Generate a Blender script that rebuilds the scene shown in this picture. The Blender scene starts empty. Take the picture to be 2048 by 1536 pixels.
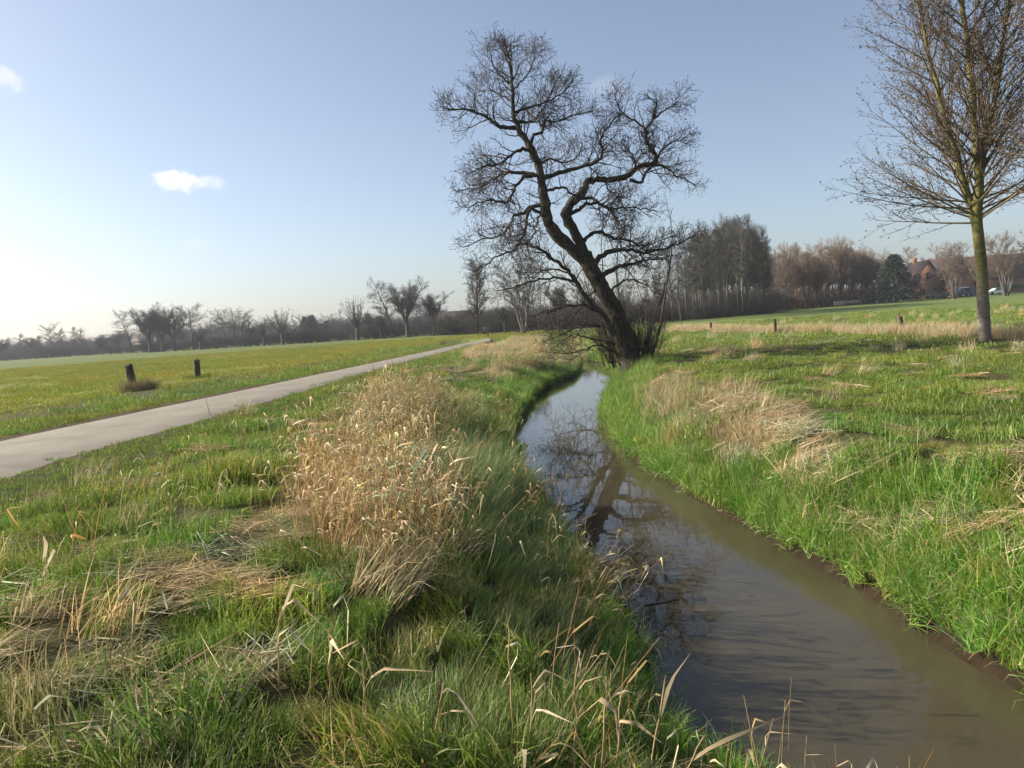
import bpy, math, random
import numpy as np
from mathutils import Vector, Matrix

# ------------------------------------------------------------------ camera, sky, sun
scene = bpy.context.scene
FPX, CW, CH = 1547.0, 2048.0, 1536.0           # focal length in photo pixels
ROLL, PITCH, HC = math.radians(3.98), math.radians(4.68), 1.70
cam = bpy.data.cameras.new("camera")
cam.sensor_width = 36.0
cam.lens = 36.0 * FPX / CW
cam.clip_start, cam.clip_end = 0.05, 6000.0
cam_o = bpy.data.objects.new("camera", cam)
scene.collection.objects.link(cam_o)
fwd = Vector((0, math.cos(PITCH), -math.sin(PITCH)))
r0 = Vector((1, 0, 0)); u0 = r0.cross(fwd)
camR = math.cos(ROLL) * r0 - math.sin(ROLL) * u0
camU = math.sin(ROLL) * r0 + math.cos(ROLL) * u0
M = Matrix((camR, camU, -fwd)).transposed().to_4x4()
M.translation = (0, 0, HC)
cam_o.matrix_world = M
scene.camera = cam_o

SUN_AZ, SUN_EL = math.radians(-76), math.radians(28)    # azimuth from +Y, positive to +X
world = bpy.data.worlds.new("World"); scene.world = world
world.use_nodes = True
wn, wl = world.node_tree.nodes, world.node_tree.links
wn.clear()
w_out = wn.new("ShaderNodeOutputWorld"); w_bg = wn.new("ShaderNodeBackground")
sky = wn.new("ShaderNodeTexSky"); sky.sky_type = 'NISHITA'; sky.sun_disc = False
sky.sun_elevation = SUN_EL; sky.sun_rotation = SUN_AZ
sky.altitude = 0; sky.air_density = 0.85; sky.dust_density = 1.5; sky.ozone_density = 2.3
w_bg.inputs['Strength'].default_value = 0.084
wl.new(w_bg.outputs[0], w_out.inputs[0])
# small fair-weather clouds: (photo column, row, half width, half height, strength)
w_tc = wn.new("ShaderNodeTexCoord")
w_noise = wn.new("ShaderNodeTexNoise"); w_noise.inputs['Scale'].default_value = 30; w_noise.inputs['Detail'].default_value = 6
w_noise.inputs['Roughness'].default_value = 0.62
wl.new(w_tc.outputs['Generated'], w_noise.inputs['Vector'])
w_hs = wn.new('ShaderNodeHueSaturation'); w_hs.inputs['Saturation'].default_value = 0.78; w_hs.inputs['Value'].default_value = 1.0
wl.new(sky.outputs[0], w_hs.inputs['Color'])
col_sock = w_hs.outputs[0]
def w_math(op, a, b=None, c=None):
    n = wn.new("ShaderNodeMath"); n.operation = op
    for k, v in enumerate((a, b, c)):
        if v is None: continue
        if isinstance(v, (int, float)): n.inputs[k].default_value = v
        else: wl.new(v, n.inputs[k])
    return n.outputs[0]
for cx, cy, hw, hh, amt in ((358, 364, 44, 22, 0.8), (420, 366, 38, 14, 0.5), (-6, 158, 34, 26, 0.45), (398, 487, 30, 8, 0.14), (1212, 182, 34, 26, 0.10)):
    dv = (camR * ((cx - CW / 2) / FPX) - camU * ((cy - CH / 2) / FPX) + fwd).normalized()
    ex = dv.cross(Vector((0, 0, 1))).normalized(); ey = ex.cross(dv)
    dots = []
    for ax, half in ((ex, hw), (ey, hh)):
        vd = wn.new("ShaderNodeVectorMath"); vd.operation = 'DOT_PRODUCT'
        vd.inputs[1].default_value = ax * (FPX / half)
        wl.new(w_tc.outputs['Generated'], vd.inputs[0]); dots.append(w_math('POWER', w_math('ABSOLUTE', vd.outputs['Value']), 2.0))
    fr = wn.new("ShaderNodeVectorMath"); fr.operation = 'DOT_PRODUCT'; fr.inputs[1].default_value = dv
    wl.new(w_tc.outputs['Generated'], fr.inputs[0])
    q = w_math('SUBTRACT', 0.75, w_math('ADD', dots[0], dots[1]))
    q = w_math('ADD', q, w_math('MULTIPLY_ADD', w_noise.outputs[0], 5.0, -2.5))
    sm = wn.new("ShaderNodeMapRange"); sm.interpolation_type = 'SMOOTHSTEP'
    sm.inputs['From Min'].default_value = -0.35; sm.inputs['From Max'].default_value = 0.9; sm.inputs['To Max'].default_value = amt
    wl.new(q, sm.inputs['Value'])
    fac = w_math('MULTIPLY', sm.outputs[0], w_math('GREATER_THAN', fr.outputs['Value'], 0.0))
    mixc = wn.new("ShaderNodeMix"); mixc.data_type = 'RGBA'
    wl.new(fac, mixc.inputs[0]); wl.new(col_sock, mixc.inputs[6]); mixc.inputs[7].default_value = (7.0, 7.0, 7.1, 1)
    col_sock = mixc.outputs[2]
wl.new(col_sock, w_bg.inputs['Color'])

sun = bpy.data.lights.new("sun", 'SUN'); sun.energy = 5.0; sun.angle = math.radians(0.55)
sun.color = (1.0, 0.90, 0.76)
sun_o = bpy.data.objects.new("sun", sun); scene.collection.objects.link(sun_o)
sdir = Vector((math.sin(SUN_AZ) * math.cos(SUN_EL), math.cos(SUN_AZ) * math.cos(SUN_EL), math.sin(SUN_EL)))
sun_o.rotation_euler = sdir.to_track_quat('Z', 'Y').to_euler()
sun_o.location = (-60, 10, 40)

scene.view_settings.view_transform = 'Standard'
scene.view_settings.look = 'None'
scene.view_settings.exposure = 1.0
scene.view_settings.gamma = 1.0
scene.view_settings.use_curve_mapping = False
scene.render.engine = 'CYCLES'
scene.cycles.max_bounces = 4
scene.cycles.diffuse_bounces = 2
scene.cycles.glossy_bounces = 2
scene.cycles.transmission_bounces = 2
scene.cycles.transparent_max_bounces = 8
scene.cycles.volume_bounces = 0
scene.cycles.use_denoising = True
scene.cycles.denoiser = 'OPENIMAGEDENOISE'
scene.cycles.use_adaptive_sampling = True
scene.cycles.adaptive_threshold = 0.02
scene.cycles.adaptive_min_samples = 24

# ------------------------------------------------------------------ helpers
COL = scene.collection
R_, U_, F_ = (np.array(v) for v in (camR, camU, fwd))
EYE = np.array([0, 0, HC])

def ray(px, py):
    return R_ * ((px - CW / 2) / FPX) - U_ * ((py - CH / 2) / FPX) + F_

def at(px, py, z=0.0):
    """point of the level z seen at a photo pixel"""
    d = ray(px, py); t = (z - HC) / d[2]
    return EYE + d * t

def deep(px, py, y):
    """point at the northing y on a photo sight line"""
    d = ray(px, py)
    return EYE + d * (y / d[1])

def ground_x(px, y, z=0.0):
    """easting at the northing y of the foot point seen in photo column px"""
    py = 712 - 0.0696 * px + FPX * (HC - z) / y
    return float(deep(px, py, y)[0])

def horizon(px):
    return 712.3 - 0.0696 * px

def tag(o, label=None, cat=None, group=None, kind=None):
    if label: o['label'] = label
    if cat: o['category'] = cat
    if group: o['group'] = group
    if kind: o['kind'] = kind
    return o

def empty(name, loc=(0, 0, 0), rz=0.0, label=None, cat=None, group=None):
    o = bpy.data.objects.new(name, None); COL.objects.link(o)
    o.empty_display_size = 0.2
    o.location = loc; o.rotation_euler = (0, 0, rz)
    return tag(o, label, cat, group)

def np_mesh(name, V, F, smooth=False, cols=None, mat=None):
    """V (n,3), F list of int arrays (m,3)/(m,4)"""
    me = bpy.data.meshes.new(name)
    V = np.asarray(V, dtype=np.float32)
    F = [np.asarray(f, dtype=np.int32) for f in F if len(f)]
    me.vertices.add(len(V)); me.vertices.foreach_set('co', V.ravel())
    loops = np.concatenate([f.ravel() for f in F])
    sizes = np.concatenate([np.full(len(f), f.shape[1], dtype=np.int32) for f in F])
    starts = np.concatenate([[0], np.cumsum(sizes)[:-1]]).astype(np.int32)
    me.loops.add(len(loops)); me.loops.foreach_set('vertex_index', loops)
    me.polygons.add(len(sizes)); me.polygons.foreach_set('loop_start', starts)
    if smooth:
        me.polygons.foreach_set('use_smooth', np.ones(len(sizes), dtype=bool))
    if cols is not None:
        a = me.color_attributes.new('col', 'FLOAT_COLOR', 'POINT')
        c = np.ones((len(V), 4), dtype=np.float32); c[:, :3] = cols
        a.data.foreach_set('color', c.ravel())
    me.update(calc_edges=True); me.validate()
    if mat: me.materials.append(mat)
    return me

def obj(name, me, parent=None, loc=None):
    o = bpy.data.objects.new(name, me); COL.objects.link(o)
    if parent: o.parent = parent
    if loc is not None: o.location = loc
    return o

class MB:
    """small mesh builder"""
    def __init__(s): s.V, s.F3, s.F4, s.C, s.n = [], [], [], [], 0
    def add(s, V, F, col=None):
        V = np.asarray(V, dtype=float).reshape(-1, 3)
        for f in F:
            (s.F3 if len(f) == 3 else s.F4).append([i + s.n for i in f])
        s.V.append(V); s.n += len(V)
        s.C.append(np.tile(np.array(col if col is not None else (1, 1, 1.0)), (len(V), 1)))
    def addn(s, V, F4=None, F3=None, C=None):
        V = np.asarray(V).reshape(-1, 3)
        if F4 is not None and len(F4): s.F4.extend((np.asarray(F4) + s.n).tolist())
        if F3 is not None and len(F3): s.F3.extend((np.asarray(F3) + s.n).tolist())
        s.V.append(V); s.n += len(V)
        s.C.append(C if C is not None else np.ones((len(V), 3)))
    def box(s, x0, x1, y0, y1, z0, z1, col=None):
        V = [(x, y, z) for z in (z0, z1) for y in (y0, y1) for x in (x0, x1)]
        s.add(V, [(0, 2, 3, 1), (4, 5, 7, 6), (0, 1, 5, 4), (2, 6, 7, 3), (0, 4, 6, 2), (1, 3, 7, 5)], col)
    def mesh(s, name, mat=None, smooth=False, cols=False):
        return np_mesh(name, np.concatenate(s.V), [np.array(s.F4).reshape(-1, 4), np.array(s.F3).reshape(-1, 3)],
                       smooth, np.concatenate(s.C) if cols else None, mat)

def nrm(v):
    return v / np.maximum(np.linalg.norm(v, axis=-1, keepdims=True), 1e-9)

def tubes(P, R, sides):
    """P (m,n,3), R (m,n) -> verts, quads"""
    m, n, _ = P.shape
    T = nrm(np.gradient(P, axis=1))
    mt = nrm(P[:, -1] - P[:, 0])
    ref = np.where(np.abs(mt[:, 2:3]) > 0.8, np.array([[1.0, 0.13, 0]]), np.array([[0, 0.1, 1.0]]))
    S = nrm(np.cross(T, ref[:, None, :])); U = np.cross(S, T)
    a = np.arange(sides) * 2 * np.pi / sides
    V = P[:, :, None, :] + R[:, :, None, None] * (np.cos(a)[None, None, :, None] * S[:, :, None, :] + np.sin(a)[None, None, :, None] * U[:, :, None, :])
    b = (np.arange(m) * n * sides)[:, None, None]
    i = (np.arange(n - 1) * sides)[None, :, None]
    k = np.arange(sides)[None, None, :]; k2 = (k + 1) % sides
    F = np.stack([b + i + k, b + i + k2, b + i + sides + k2, b + i + sides + k], -1).reshape(-1, 4)
    return V.reshape(-1, 3), F

def grow(rng, P, R, k, t0, t1, L, ang, jit, up, n, rr, rtip, rcap=1.0, shorten=0.45, rel=0.0, bias=(0, 0, 0), spow=1.0):
    m, np_, _ = P.shape
    idx = np.repeat(np.arange(m), k)
    q = len(idx)
    t = t0 + (t1 - t0) * (np.tile(np.arange(k), m) + rng.random(q)) / k
    s = t * (np_ - 1); i = np.clip(np.floor(s).astype(int), 0, np_ - 2); f = (s - i)[:, None]
    A, B = P[idx, i], P[idx, i + 1]
    pos = A + (B - A) * f
    tan = nrm(B - A)
    rad = R[idx, i] * (1 - f[:, 0]) + R[idx, i + 1] * f[:, 0]
    ref = np.where(np.abs(tan[:, 2:3]) > 0.85, np.array([[1.0, 0, 0]]), np.array([[0, 0, 1.0]]))
    e1 = nrm(np.cross(tan, ref)); e2 = np.cross(tan, e1)
    az = np.tile(np.arange(k), m) * 2.39996 + np.repeat(rng.random(m) * 6.283, k) + rng.normal(0, 0.5, q)
    a = rng.uniform(ang[0], ang[1], q)
    d = tan * np.cos(a)[:, None] + (e1 * np.cos(az)[:, None] + e2 * np.sin(az)[:, None]) * np.sin(a)[:, None]
    b = np.array(bias, dtype=float)
    d = nrm(d + np.array([0, 0, up]) + b)
    plen = np.linalg.norm(np.diff(P, axis=1), axis=2).sum(1)[idx]
    ln = rng.uniform(L[0], L[1], q) * (1 - shorten * t ** spow)
    if rel: ln = ln * plen
    step = (ln / n)[:, None]
    pts = [pos]; p = pos
    for j in range(n):
        p = p + d * step; pts.append(p)
        d = nrm(d + rng.normal(0, jit, (q, 3)) + np.array([0, 0, up * 0.35]) + b * 0.3)
    C = np.stack(pts, 1)
    ra = np.minimum(rad * rr, rcap)
    u = np.linspace(0, 1, n + 1)[None, :]
    CR = ra[:, None] * (1 - u) + np.minimum(rtip, ra)[:, None] * u if np.ndim(rtip) else ra[:, None] * (1 - u) + np.minimum(rtip, ra)[:, None] * u
    return C, CR

def smooth_poly(pts, n, rng=None, crook=0.0):
    """Catmull-Rom resample of (k,3) to n points"""
    p = np.asarray(pts, dtype=float)
    p = np.vstack([2 * p[0] - p[1], p, 2 * p[-1] - p[-2]])
    k = len(p) - 3
    s = np.linspace(0, k - 1e-6, n); i = np.floor(s).astype(int); t = (s - i)[:, None]
    a, b, c, d = p[i], p[i + 1], p[i + 2], p[i + 3]
    o = 0.5 * (2 * b + (c - a) * t + (2 * a - 5 * b + 4 * c - d) * t ** 2 + (3 * b - a - 3 * c + d) * t ** 3)
    if rng is not None and crook:
        w = rng.normal(0, crook, o.shape); w[0] = 0; o = o + w
    return o

# value noise ------------------------------------------------------
def _hash(ix, iy, seed):
    h = (ix.astype(np.int64) * 374761393 + iy.astype(np.int64) * 668265263 + seed * 974711) & 0xffffffff
    h = ((h ^ (h >> 13)) * 1274126177) & 0xffffffff
    return ((h ^ (h >> 16)) & 0xffff) / 65535.0

def vnoise(x, y, seed=0):
    ix, iy = np.floor(x), np.floor(y); fx, fy = x - ix, y - iy
    fx, fy = fx * fx * (3 - 2 * fx), fy * fy * (3 - 2 * fy)
    a = _hash(ix, iy, seed); b = _hash(ix + 1, iy, seed); c = _hash(ix, iy + 1, seed); d = _hash(ix + 1, iy + 1, seed)
    return (a * (1 - fx) + b * fx) * (1 - fy) + (c * (1 - fx) + d * fx) * fy

def fbm(x, y, s, seed=0, oct=3):
    v, a, tot = 0, 1.0, 0
    for o in range(oct):
        v = v + a * vnoise(x / s * 2 ** o + 17.3 * o, y / s * 2 ** o, seed + o); tot += a; a *= 0.5
    return v / tot

def sst(a, b, x):
    t = np.clip((x - a) / (b - a), 0, 1); return t * t * (3 - 2 * t)

def poly_dist(x, y, poly, closed=True):
    """distance to a polyline, and inside flag when closed"""
    p = np.asarray(poly)[:, :2]
    n = len(p); best = np.full(x.shape, 1e9); ins = np.zeros(x.shape, bool)
    for i in range(n if closed else n - 1):
        a, b = p[i], p[(i + 1) % n]
        dx, dy = b - a; L2 = dx * dx + dy * dy + 1e-12
        t = np.clip(((x - a[0]) * dx + (y - a[1]) * dy) / L2, 0, 1)
        best = np.minimum(best, (x - a[0] - t * dx) ** 2 + (y - a[1] - t * dy) ** 2)
        if closed:
            c = (a[1] > y) != (b[1] > y)
            with np.errstate(divide='ignore', invalid='ignore'):
                xi = a[0] + (y - a[1]) * (b[0] - a[0]) / (b[1] - a[1] if b[1] != a[1] else 1e-12)
            ins ^= c & (x < xi)
    return np.sqrt(best), ins

def px_poly(pts, z=0.0):
    return np.array([at(a, b, z)[:2] for a, b in pts])

# ------------------------------------------------------------------ materials
def new_mat(name):
    m = bpy.data.materials.new(name); m.use_nodes = True
    nt = m.node_tree; nt.nodes.clear()
    out = nt.nodes.new('ShaderNodeOutputMaterial')
    return m, nt.nodes, nt.links, out

def noise_node(N, L, scale, detail=4, vec=None, rough=0.6):
    n = N.new('ShaderNodeTexNoise'); n.inputs['Scale'].default_value = scale
    n.inputs['Detail'].default_value = detail; n.inputs['Roughness'].default_value = rough
    if vec is not None: L.new(vec, n.inputs['Vector'])
    return n

def ramp(N, L, fac, stops):
    r = N.new('ShaderNodeValToRGB')
    e = r.color_ramp.elements
    while len(e) < len(stops): e.new(0.5)
    for k, (p, c) in enumerate(stops):
        e[k].position = p; e[k].color = (*c, 1)
    L.new(fac, r.inputs[0])
    return r

def mat_simple(name, col, rough=0.8, var=0.25, scale=3.0, bump=0.0, bscale=30.0, metal=0.0, spec=0.5, stretch=(1, 1, 1)):
    m, N, L, out = new_mat(name)
    b = N.new('ShaderNodeBsdfPrincipled'); L.new(b.outputs[0], out.inputs[0])
    tc = N.new('ShaderNodeTexCoord'); mp = N.new('ShaderNodeMapping'); mp.inputs['Scale'].default_value = stretch
    L.new(tc.outputs['Object'], mp.inputs[0])
    n = noise_node(N, L, scale, 5, mp.outputs[0])
    c = np.array(col)
    r = ramp(N, L, n.outputs[0], [(0.3, tuple(c * (1 - var))), (0.7, tuple(np.minimum(c * (1 + var), 1)))])
    L.new(r.outputs[0], b.inputs['Base Color'])
    b.inputs['Roughness'].default_value = rough; b.inputs['Metallic'].default_value = metal
    b.inputs['Specular IOR Level'].default_value = spec
    if bump:
        n2 = noise_node(N, L, bscale, 5, mp.outputs[0])
        bp = N.new('ShaderNodeBump'); bp.inputs['Strength'].default_value = bump; bp.inputs['Distance'].default_value = 0.03
        L.new(n2.outputs[0], bp.inputs['Height']); L.new(bp.outputs[0], b.inputs['Normal'])
    return m

def mat_leaf(name, transl=0.4, rough=0.55, gloss=0.06):
    """blade material: colour attribute of the blade times the tint of its tuft"""
    m, N, L, out = new_mat(name)
    a = N.new('ShaderNodeAttribute'); a.attribute_name = 'col'
    t = N.new('ShaderNodeAttribute'); t.attribute_name = 'tint'; t.attribute_type = 'INSTANCER'
    mx = N.new('ShaderNodeMix'); mx.data_type = 'RGBA'; mx.blend_type = 'MULTIPLY'; mx.inputs[0].default_value = 1
    L.new(a.outputs['Color'], mx.inputs[6]); L.new(t.outputs['Color'], mx.inputs[7])
    d = N.new('ShaderNodeBsdfDiffuse'); tr = N.new('ShaderNodeBsdfTranslucent'); g = N.new('ShaderNodeBsdfGlossy')
    g.inputs['Roughness'].default_value = rough; g.inputs['Color'].default_value = (0.9, 0.9, 0.8, 1)
    L.new(mx.outputs[2], d.inputs[0]); L.new(mx.outputs[2], tr.inputs[0])
    s1 = N.new('ShaderNodeMixShader'); s1.inputs[0].default_value = transl
    L.new(d.outputs[0], s1.inputs[1]); L.new(tr.outputs[0], s1.inputs[2])
    s2 = N.new('ShaderNodeMixShader'); s2.inputs[0].default_value = gloss
    L.new(s1.outputs[0], s2.inputs[1]); L.new(g.outputs[0], s2.inputs[2])
    L.new(s2.outputs[0], out.inputs[0])
    return m

MAT_GRASS = mat_leaf('grass_blade', 0.36, 0.45, 0.03)
MAT_DRY = mat_leaf('dry_blade', 0.30, 0.6, 0.03)

def mat_bark(name, stops, scale=6, bump=0.6, stretch=(3, 3, 0.7)):
    m, N, L, out = new_mat(name)
    b = N.new('ShaderNodeBsdfPrincipled'); L.new(b.outputs[0], out.inputs[0])
    tc = N.new('ShaderNodeTexCoord'); mp = N.new('ShaderNodeMapping'); mp.inputs['Scale'].default_value = stretch
    L.new(tc.outputs['Object'], mp.inputs[0])
    n = noise_node(N, L, scale, 6, mp.outputs[0], 0.7)
    r = ramp(N, L, n.outputs[0], stops)
    L.new(r.outputs[0], b.inputs['Base Color']); b.inputs['Roughness'].default_value = 0.9
    b.inputs['Specular IOR Level'].default_value = 0.2
    bp = N.new('ShaderNodeBump'); bp.inputs['Strength'].default_value = bump; bp.inputs['Distance'].default_value = 0.04
    L.new(n.outputs[0], bp.inputs['Height']); L.new(bp.outputs[0], b.inputs['Normal'])
    return m

MAT_ALDER = mat_bark('alder_bark', [(0.25, (0.012, 0.010, 0.008)), (0.48, (0.045, 0.037, 0.028)), (0.62, (0.080, 0.074, 0.048)), (0.8, (0.15, 0.14, 0.105))], 5, 0.9)
MAT_ALDER_TWIG = mat_simple('alder_twig', (0.048, 0.034, 0.028), 0.8, 0.3, 2.0)
MAT_FAR_BARK = mat_simple('far_bark', (0.055, 0.048, 0.04), 0.9, 0.3, 1.0)
MAT_FAR_TWIG = mat_simple('far_twig', (0.045, 0.040, 0.036), 0.9, 0.2, 0.5)
MAT_BROWN_TWIG = mat_simple('brown_twig', (0.20, 0.135, 0.09), 0.9, 0.25, 0.3)
MAT_PALE_BARK = mat_simple('pale_bark', (0.10, 0.092, 0.075), 0.9, 0.35, 1.0)
MAT_GROVE_TWIG = mat_simple('grove_twig', (0.075, 0.07, 0.058), 0.9, 0.25, 0.3)

# ------------------------------------------------------------------ layout of stream and path
ZW = -0.90          # water level; meadow and path lie near 0
EL = [(1424, 1560), (1330, 1470), (1300, 1390), (1285, 1310), (1235, 1210), (1165, 1150), (1130, 1080), (1090, 1015), (1045, 960),
      (1024, 905), (1022, 872), (1040, 835), (1062, 797), (1105, 768), (1148, 752), (1160, 738), (1158, 722)]
ER = [(2130, 1440), (2048, 1378), (1960, 1322), (1850, 1252), (1760, 1200), (1660, 1137), (1560, 1090), (1480, 1040), (1400, 1000), (1340, 962),
      (1290, 932), (1235, 882), (1209, 845), (1211, 812), (1232, 775), (1234, 752), (1222, 733)]
wl_ = [at(a, b, ZW)[:2] for a, b in EL]; wr_ = [at(a, b, ZW)[:2] for a, b in ER]
LEFT_EDGE = np.array([(2.6, -6.0), (1.75, 1.0), (1.5, 3.2)] + [tuple(p) for p in wl_] + [(1.6, 47), (-1.5, 58), (-6, 75), (-9, 100)])
RIGHT_EDGE = np.array([(5.6, -6.0), (4.7, 1.0)] + [tuple(p) for p in wr_] + [(4.4, 47), (1.4, 59), (-3, 76), (-6, 101)])
STREAM = np.vstack([LEFT_EDGE, RIGHT_EDGE[::-1]])
CENTRE = None

PF = [(-260, 938), (0, 879), (160, 846), (320, 813), (500, 776), (640, 747), (703, 734), (800, 714), (880, 697), (945, 683)]
PN = [(-200, 1035), (0, 965), (160, 911), (300, 872), (420, 838), (560, 797), (640, 774), (703, 755), (800, 729), (880, 708), (948, 690)]
pf = [at(a, b, 0)[:2] for a, b in PF]; pn = [at(a, b, 0)[:2] for a, b in PN]
PATH_FAR = smooth_poly(np.array([(*p, 0) for p in pf]), 60)[:, :2]
PATH_NEAR = smooth_poly(np.array([(*p, 0) for p in pn]), 60)[:, :2]
# carry on behind the camera and past the far tree
dfar = nrm(PATH_FAR[-1] - PATH_FAR[-8])
PATH_FAR = np.vstack([PATH_FAR[0] + (PATH_FAR[0] - PATH_FAR[4]) * 2, PATH_FAR, PATH_FAR[-1] + dfar * 10])
PATH_NEAR = np.vstack([PATH_NEAR[0] + (PATH_NEAR[0] - PATH_NEAR[4]) * 2, PATH_NEAR, PATH_NEAR[-1] + dfar * 10])
PATH = np.vstack([PATH_FAR, PATH_NEAR[::-1]])

def site(x, y):
    """signed distance to the stream (negative in it), right-bank flag, signed distance to the path, left-of-path flag"""
    x = np.asarray(x, float); y = np.asarray(y, float)
    d, ins = poly_dist(x, y, STREAM); ds = np.where(ins, -d, d)
    dl, _ = poly_dist(x, y, LEFT_EDGE, False); dr, _ = poly_dist(x, y, RIGHT_EDGE, False)
    d, ins = poly_dist(x, y, PATH); dp = np.where(ins, -d, d)
    df, _ = poly_dist(x, y, PATH_FAR, False); dn, _ = poly_dist(x, y, PATH_NEAR, False)
    return ds, dr < dl, dp, (df < dn) & ~ins

def ground_z(x, y, s=None):
    ds, right, dp, lop = s if s is not None else site(x, y)
    wob = (fbm(x, y, 0.7, 91, 3) - 0.5)
    dsw = ds + wob * 0.20 * (ds > -0.3)
    W = np.where(right, 1.7, 2.3)
    lip = 0.13 * sst(-0.03, 0.09, dsw)
    z = ZW - 0.45 * sst(0, -0.7, ds) + lip + (-ZW - 0.13) * sst(0.02, 1, dsw / W) ** 0.8
    hum = np.where(right, 0.13, 0.34) * (fbm(x, y, 1.7, 5, 3) - 0.5) * sst(0.1, 1.0, ds) * sst(0.6, 2.5, dp) * (~lop)
    hum = hum + np.where(right, 0.20, 0.10) * (fbm(x, y, 6.0, 12, 2) - 0.5) * sst(0.5, 3.0, ds) * sst(1.0, 4, dp) * (~lop)
    z = z + hum
    far = sst(6, 22, dp) * lop
    z = z - 0.10 * sst(0.2, 1.5, dp) * lop - 0.1 * far + 0.05 * (fbm(x, y, 2.0, 33, 2) - 0.5) * sst(0.1, 1, dp) * lop
    return np.where(dp < 0.0, -0.012, np.where(dp < 0.35, z * dp / 0.35 - 0.004 * (1 - dp / 0.35), z))

def axis(lo, hi, a, b, step, g):
    mid = list(np.arange(a, b + 1e-6, step)); s = step; v = b; up = []
    while v < hi: s *= g; v += s; up.append(v)
    s = step; v = a; dn = []
    while v > lo: s *= g; v -= s; dn.append(v)
    return np.array(dn[::-1] + mid + up)

gx = axis(-900, 900, -12.5, 13.5, 0.13, 1.09)
gy = axis(-60, 900, 1.0, 36.0, 0.13, 1.065)
GX, GY = np.meshgrid(gx, gy); fx, fy = GX.ravel(), GY.ravel()
st = site(fx, fy); fz = ground_z(fx, fy, st)
ds, right, dp, lop = st
n1 = fbm(fx, fy, 2.2, 41, 3)[:, None]; n2 = fbm(fx, fy, 14.0, 57, 3)[:, None]
green = np.array([0.11, 0.13, 0.032]) * (0.8 + 0.4 * n1)
thatch = np.array([0.13, 0.105, 0.055])
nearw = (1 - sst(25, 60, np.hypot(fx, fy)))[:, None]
c = (green * 0.75 + thatch * 0.25 * n1) * (1 - nearw) + (np.array([0.072, 0.070, 0.028]) * (0.7 + 0.6 * n1)) * nearw   # dark soil nearby, with shade between the blades put into its colour
field = np.array([0.165, 0.165, 0.024]) * (0.82 + 0.36 * n2)
farm = np.array([0.125, 0.165, 0.045]) * (0.85 + 0.3 * n2)
c = np.where((sst(5, 9, dp) * lop)[:, None] > 0.5, field, c)
wfar = sst(95, 120, fy)[:, None] * lop[:, None]
c = c * (1 - wfar) + np.array([0.105, 0.135, 0.03]) * wfar
wr = (sst(30, 45, fy) * right)[:, None]
c = c * (1 - wr) + farm * wr
mud = np.array([0.040, 0.028, 0.017])
wm = (1 - sst(0.12, 0.38, ds + 0.2 * (n1[:, 0] - 0.5)))[:, None]
c = c * (1 - wm) + mud * wm
soil = np.array([0.085, 0.050, 0.030])
ws = ((1 - sst(0.10, 0.38, dp + 0.3 * (fbm(fx, fy, 0.6, 71, 2) - 0.5))) * lop + 0.35 * (1 - sst(0.02, 0.12, dp + 0.1 * (n1[:, 0] - 0.5))) * (~lop))[:, None]
c = c * (1 - ws) + soil * ws
nx, ny = len(gx), len(gy)
ii = (np.arange(ny - 1)[:, None] * nx + np.arange(nx - 1)[None, :]).ravel()
GF = np.stack([ii, ii + 1, ii + nx + 1, ii + nx], -1)

m, N, L, out = new_mat('ground')
b = N.new('ShaderNodeBsdfPrincipled'); L.new(b.outputs[0], out.inputs[0]); b.inputs['Roughness'].default_value = 0.95
b.inputs['Specular IOR Level'].default_value = 0.15
a = N.new('ShaderNodeAttribute'); a.attribute_name = 'col'
tc = N.new('ShaderNodeTexCoord')
n = noise_node(N, L, 3.0, 8, tc.outputs['Object'], 0.75)
r = ramp(N, L, n.outputs[0], [(0.3, (0.6, 0.6, 0.6)), (0.7, (1.4, 1.4, 1.3))])
mx = N.new('ShaderNodeMix'); mx.data_type = 'RGBA'; mx.blend_type = 'MULTIPLY'; mx.inputs[0].default_value = 1
L.new(a.outputs['Color'], mx.inputs[6]); L.new(r.outputs[0], mx.inputs[7]); L.new(mx.outputs[2], b.inputs['Base Color'])
nb = noise_node(N, L, 9.0, 8, tc.outputs['Object'], 0.8)
bp = N.new('ShaderNodeBump'); bp.inputs['Strength'].default_value = 0.8; bp.inputs['Distance'].default_value = 0.08
L.new(nb.outputs[0], bp.inputs['Height']); L.new(bp.outputs[0], b.inputs['Normal'])
MAT_GROUND = m
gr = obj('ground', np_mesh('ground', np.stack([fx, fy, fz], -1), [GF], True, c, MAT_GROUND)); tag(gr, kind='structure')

# path ----------------------------------------------------------------
nfp = len(PATH_FAR); rows = 9
rngp = np.random.default_rng(3)
PV = []
for k in range(rows):
    u = k / (rows - 1)
    q = PATH_FAR * (1 - u) + PATH_NEAR * u
    e = (vnoise(np.arange(nfp) * 0.9, np.full(nfp, k * 3.1), 8) - 0.5) * 0.10 if k in (0, rows - 1) else 0
    zc = 0.012 + 0.05 * (1 - (2 * u - 1) ** 2) if 0 < k < rows - 1 else -0.04
    PV.append(np.column_stack([q[:, 0] + e, q[:, 1], np.full(nfp, zc)]))
PV = np.concatenate(PV)
ii = (np.arange(rows - 1)[:, None] * nfp + np.arange(nfp - 1)[None, :]).ravel()
m, N, L, out = new_mat('path_concrete')
b = N.new('ShaderNodeBsdfPrincipled'); L.new(b.outputs[0], out.inputs[0]); b.inputs['Roughness'].default_value = 0.85
tc = N.new('ShaderNodeTexCoord')
n = noise_node(N, L, 0.7, 6, tc.outputs['Object'], 0.7); n2_ = noise_node(N, L, 60, 3, tc.outputs['Object'])
r = ramp(N, L, n.outputs[0], [(0.28, (0.140, 0.120, 0.088)), (0.5, (0.210, 0.184, 0.138)), (0.75, (0.275, 0.245, 0.188))])
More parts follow.
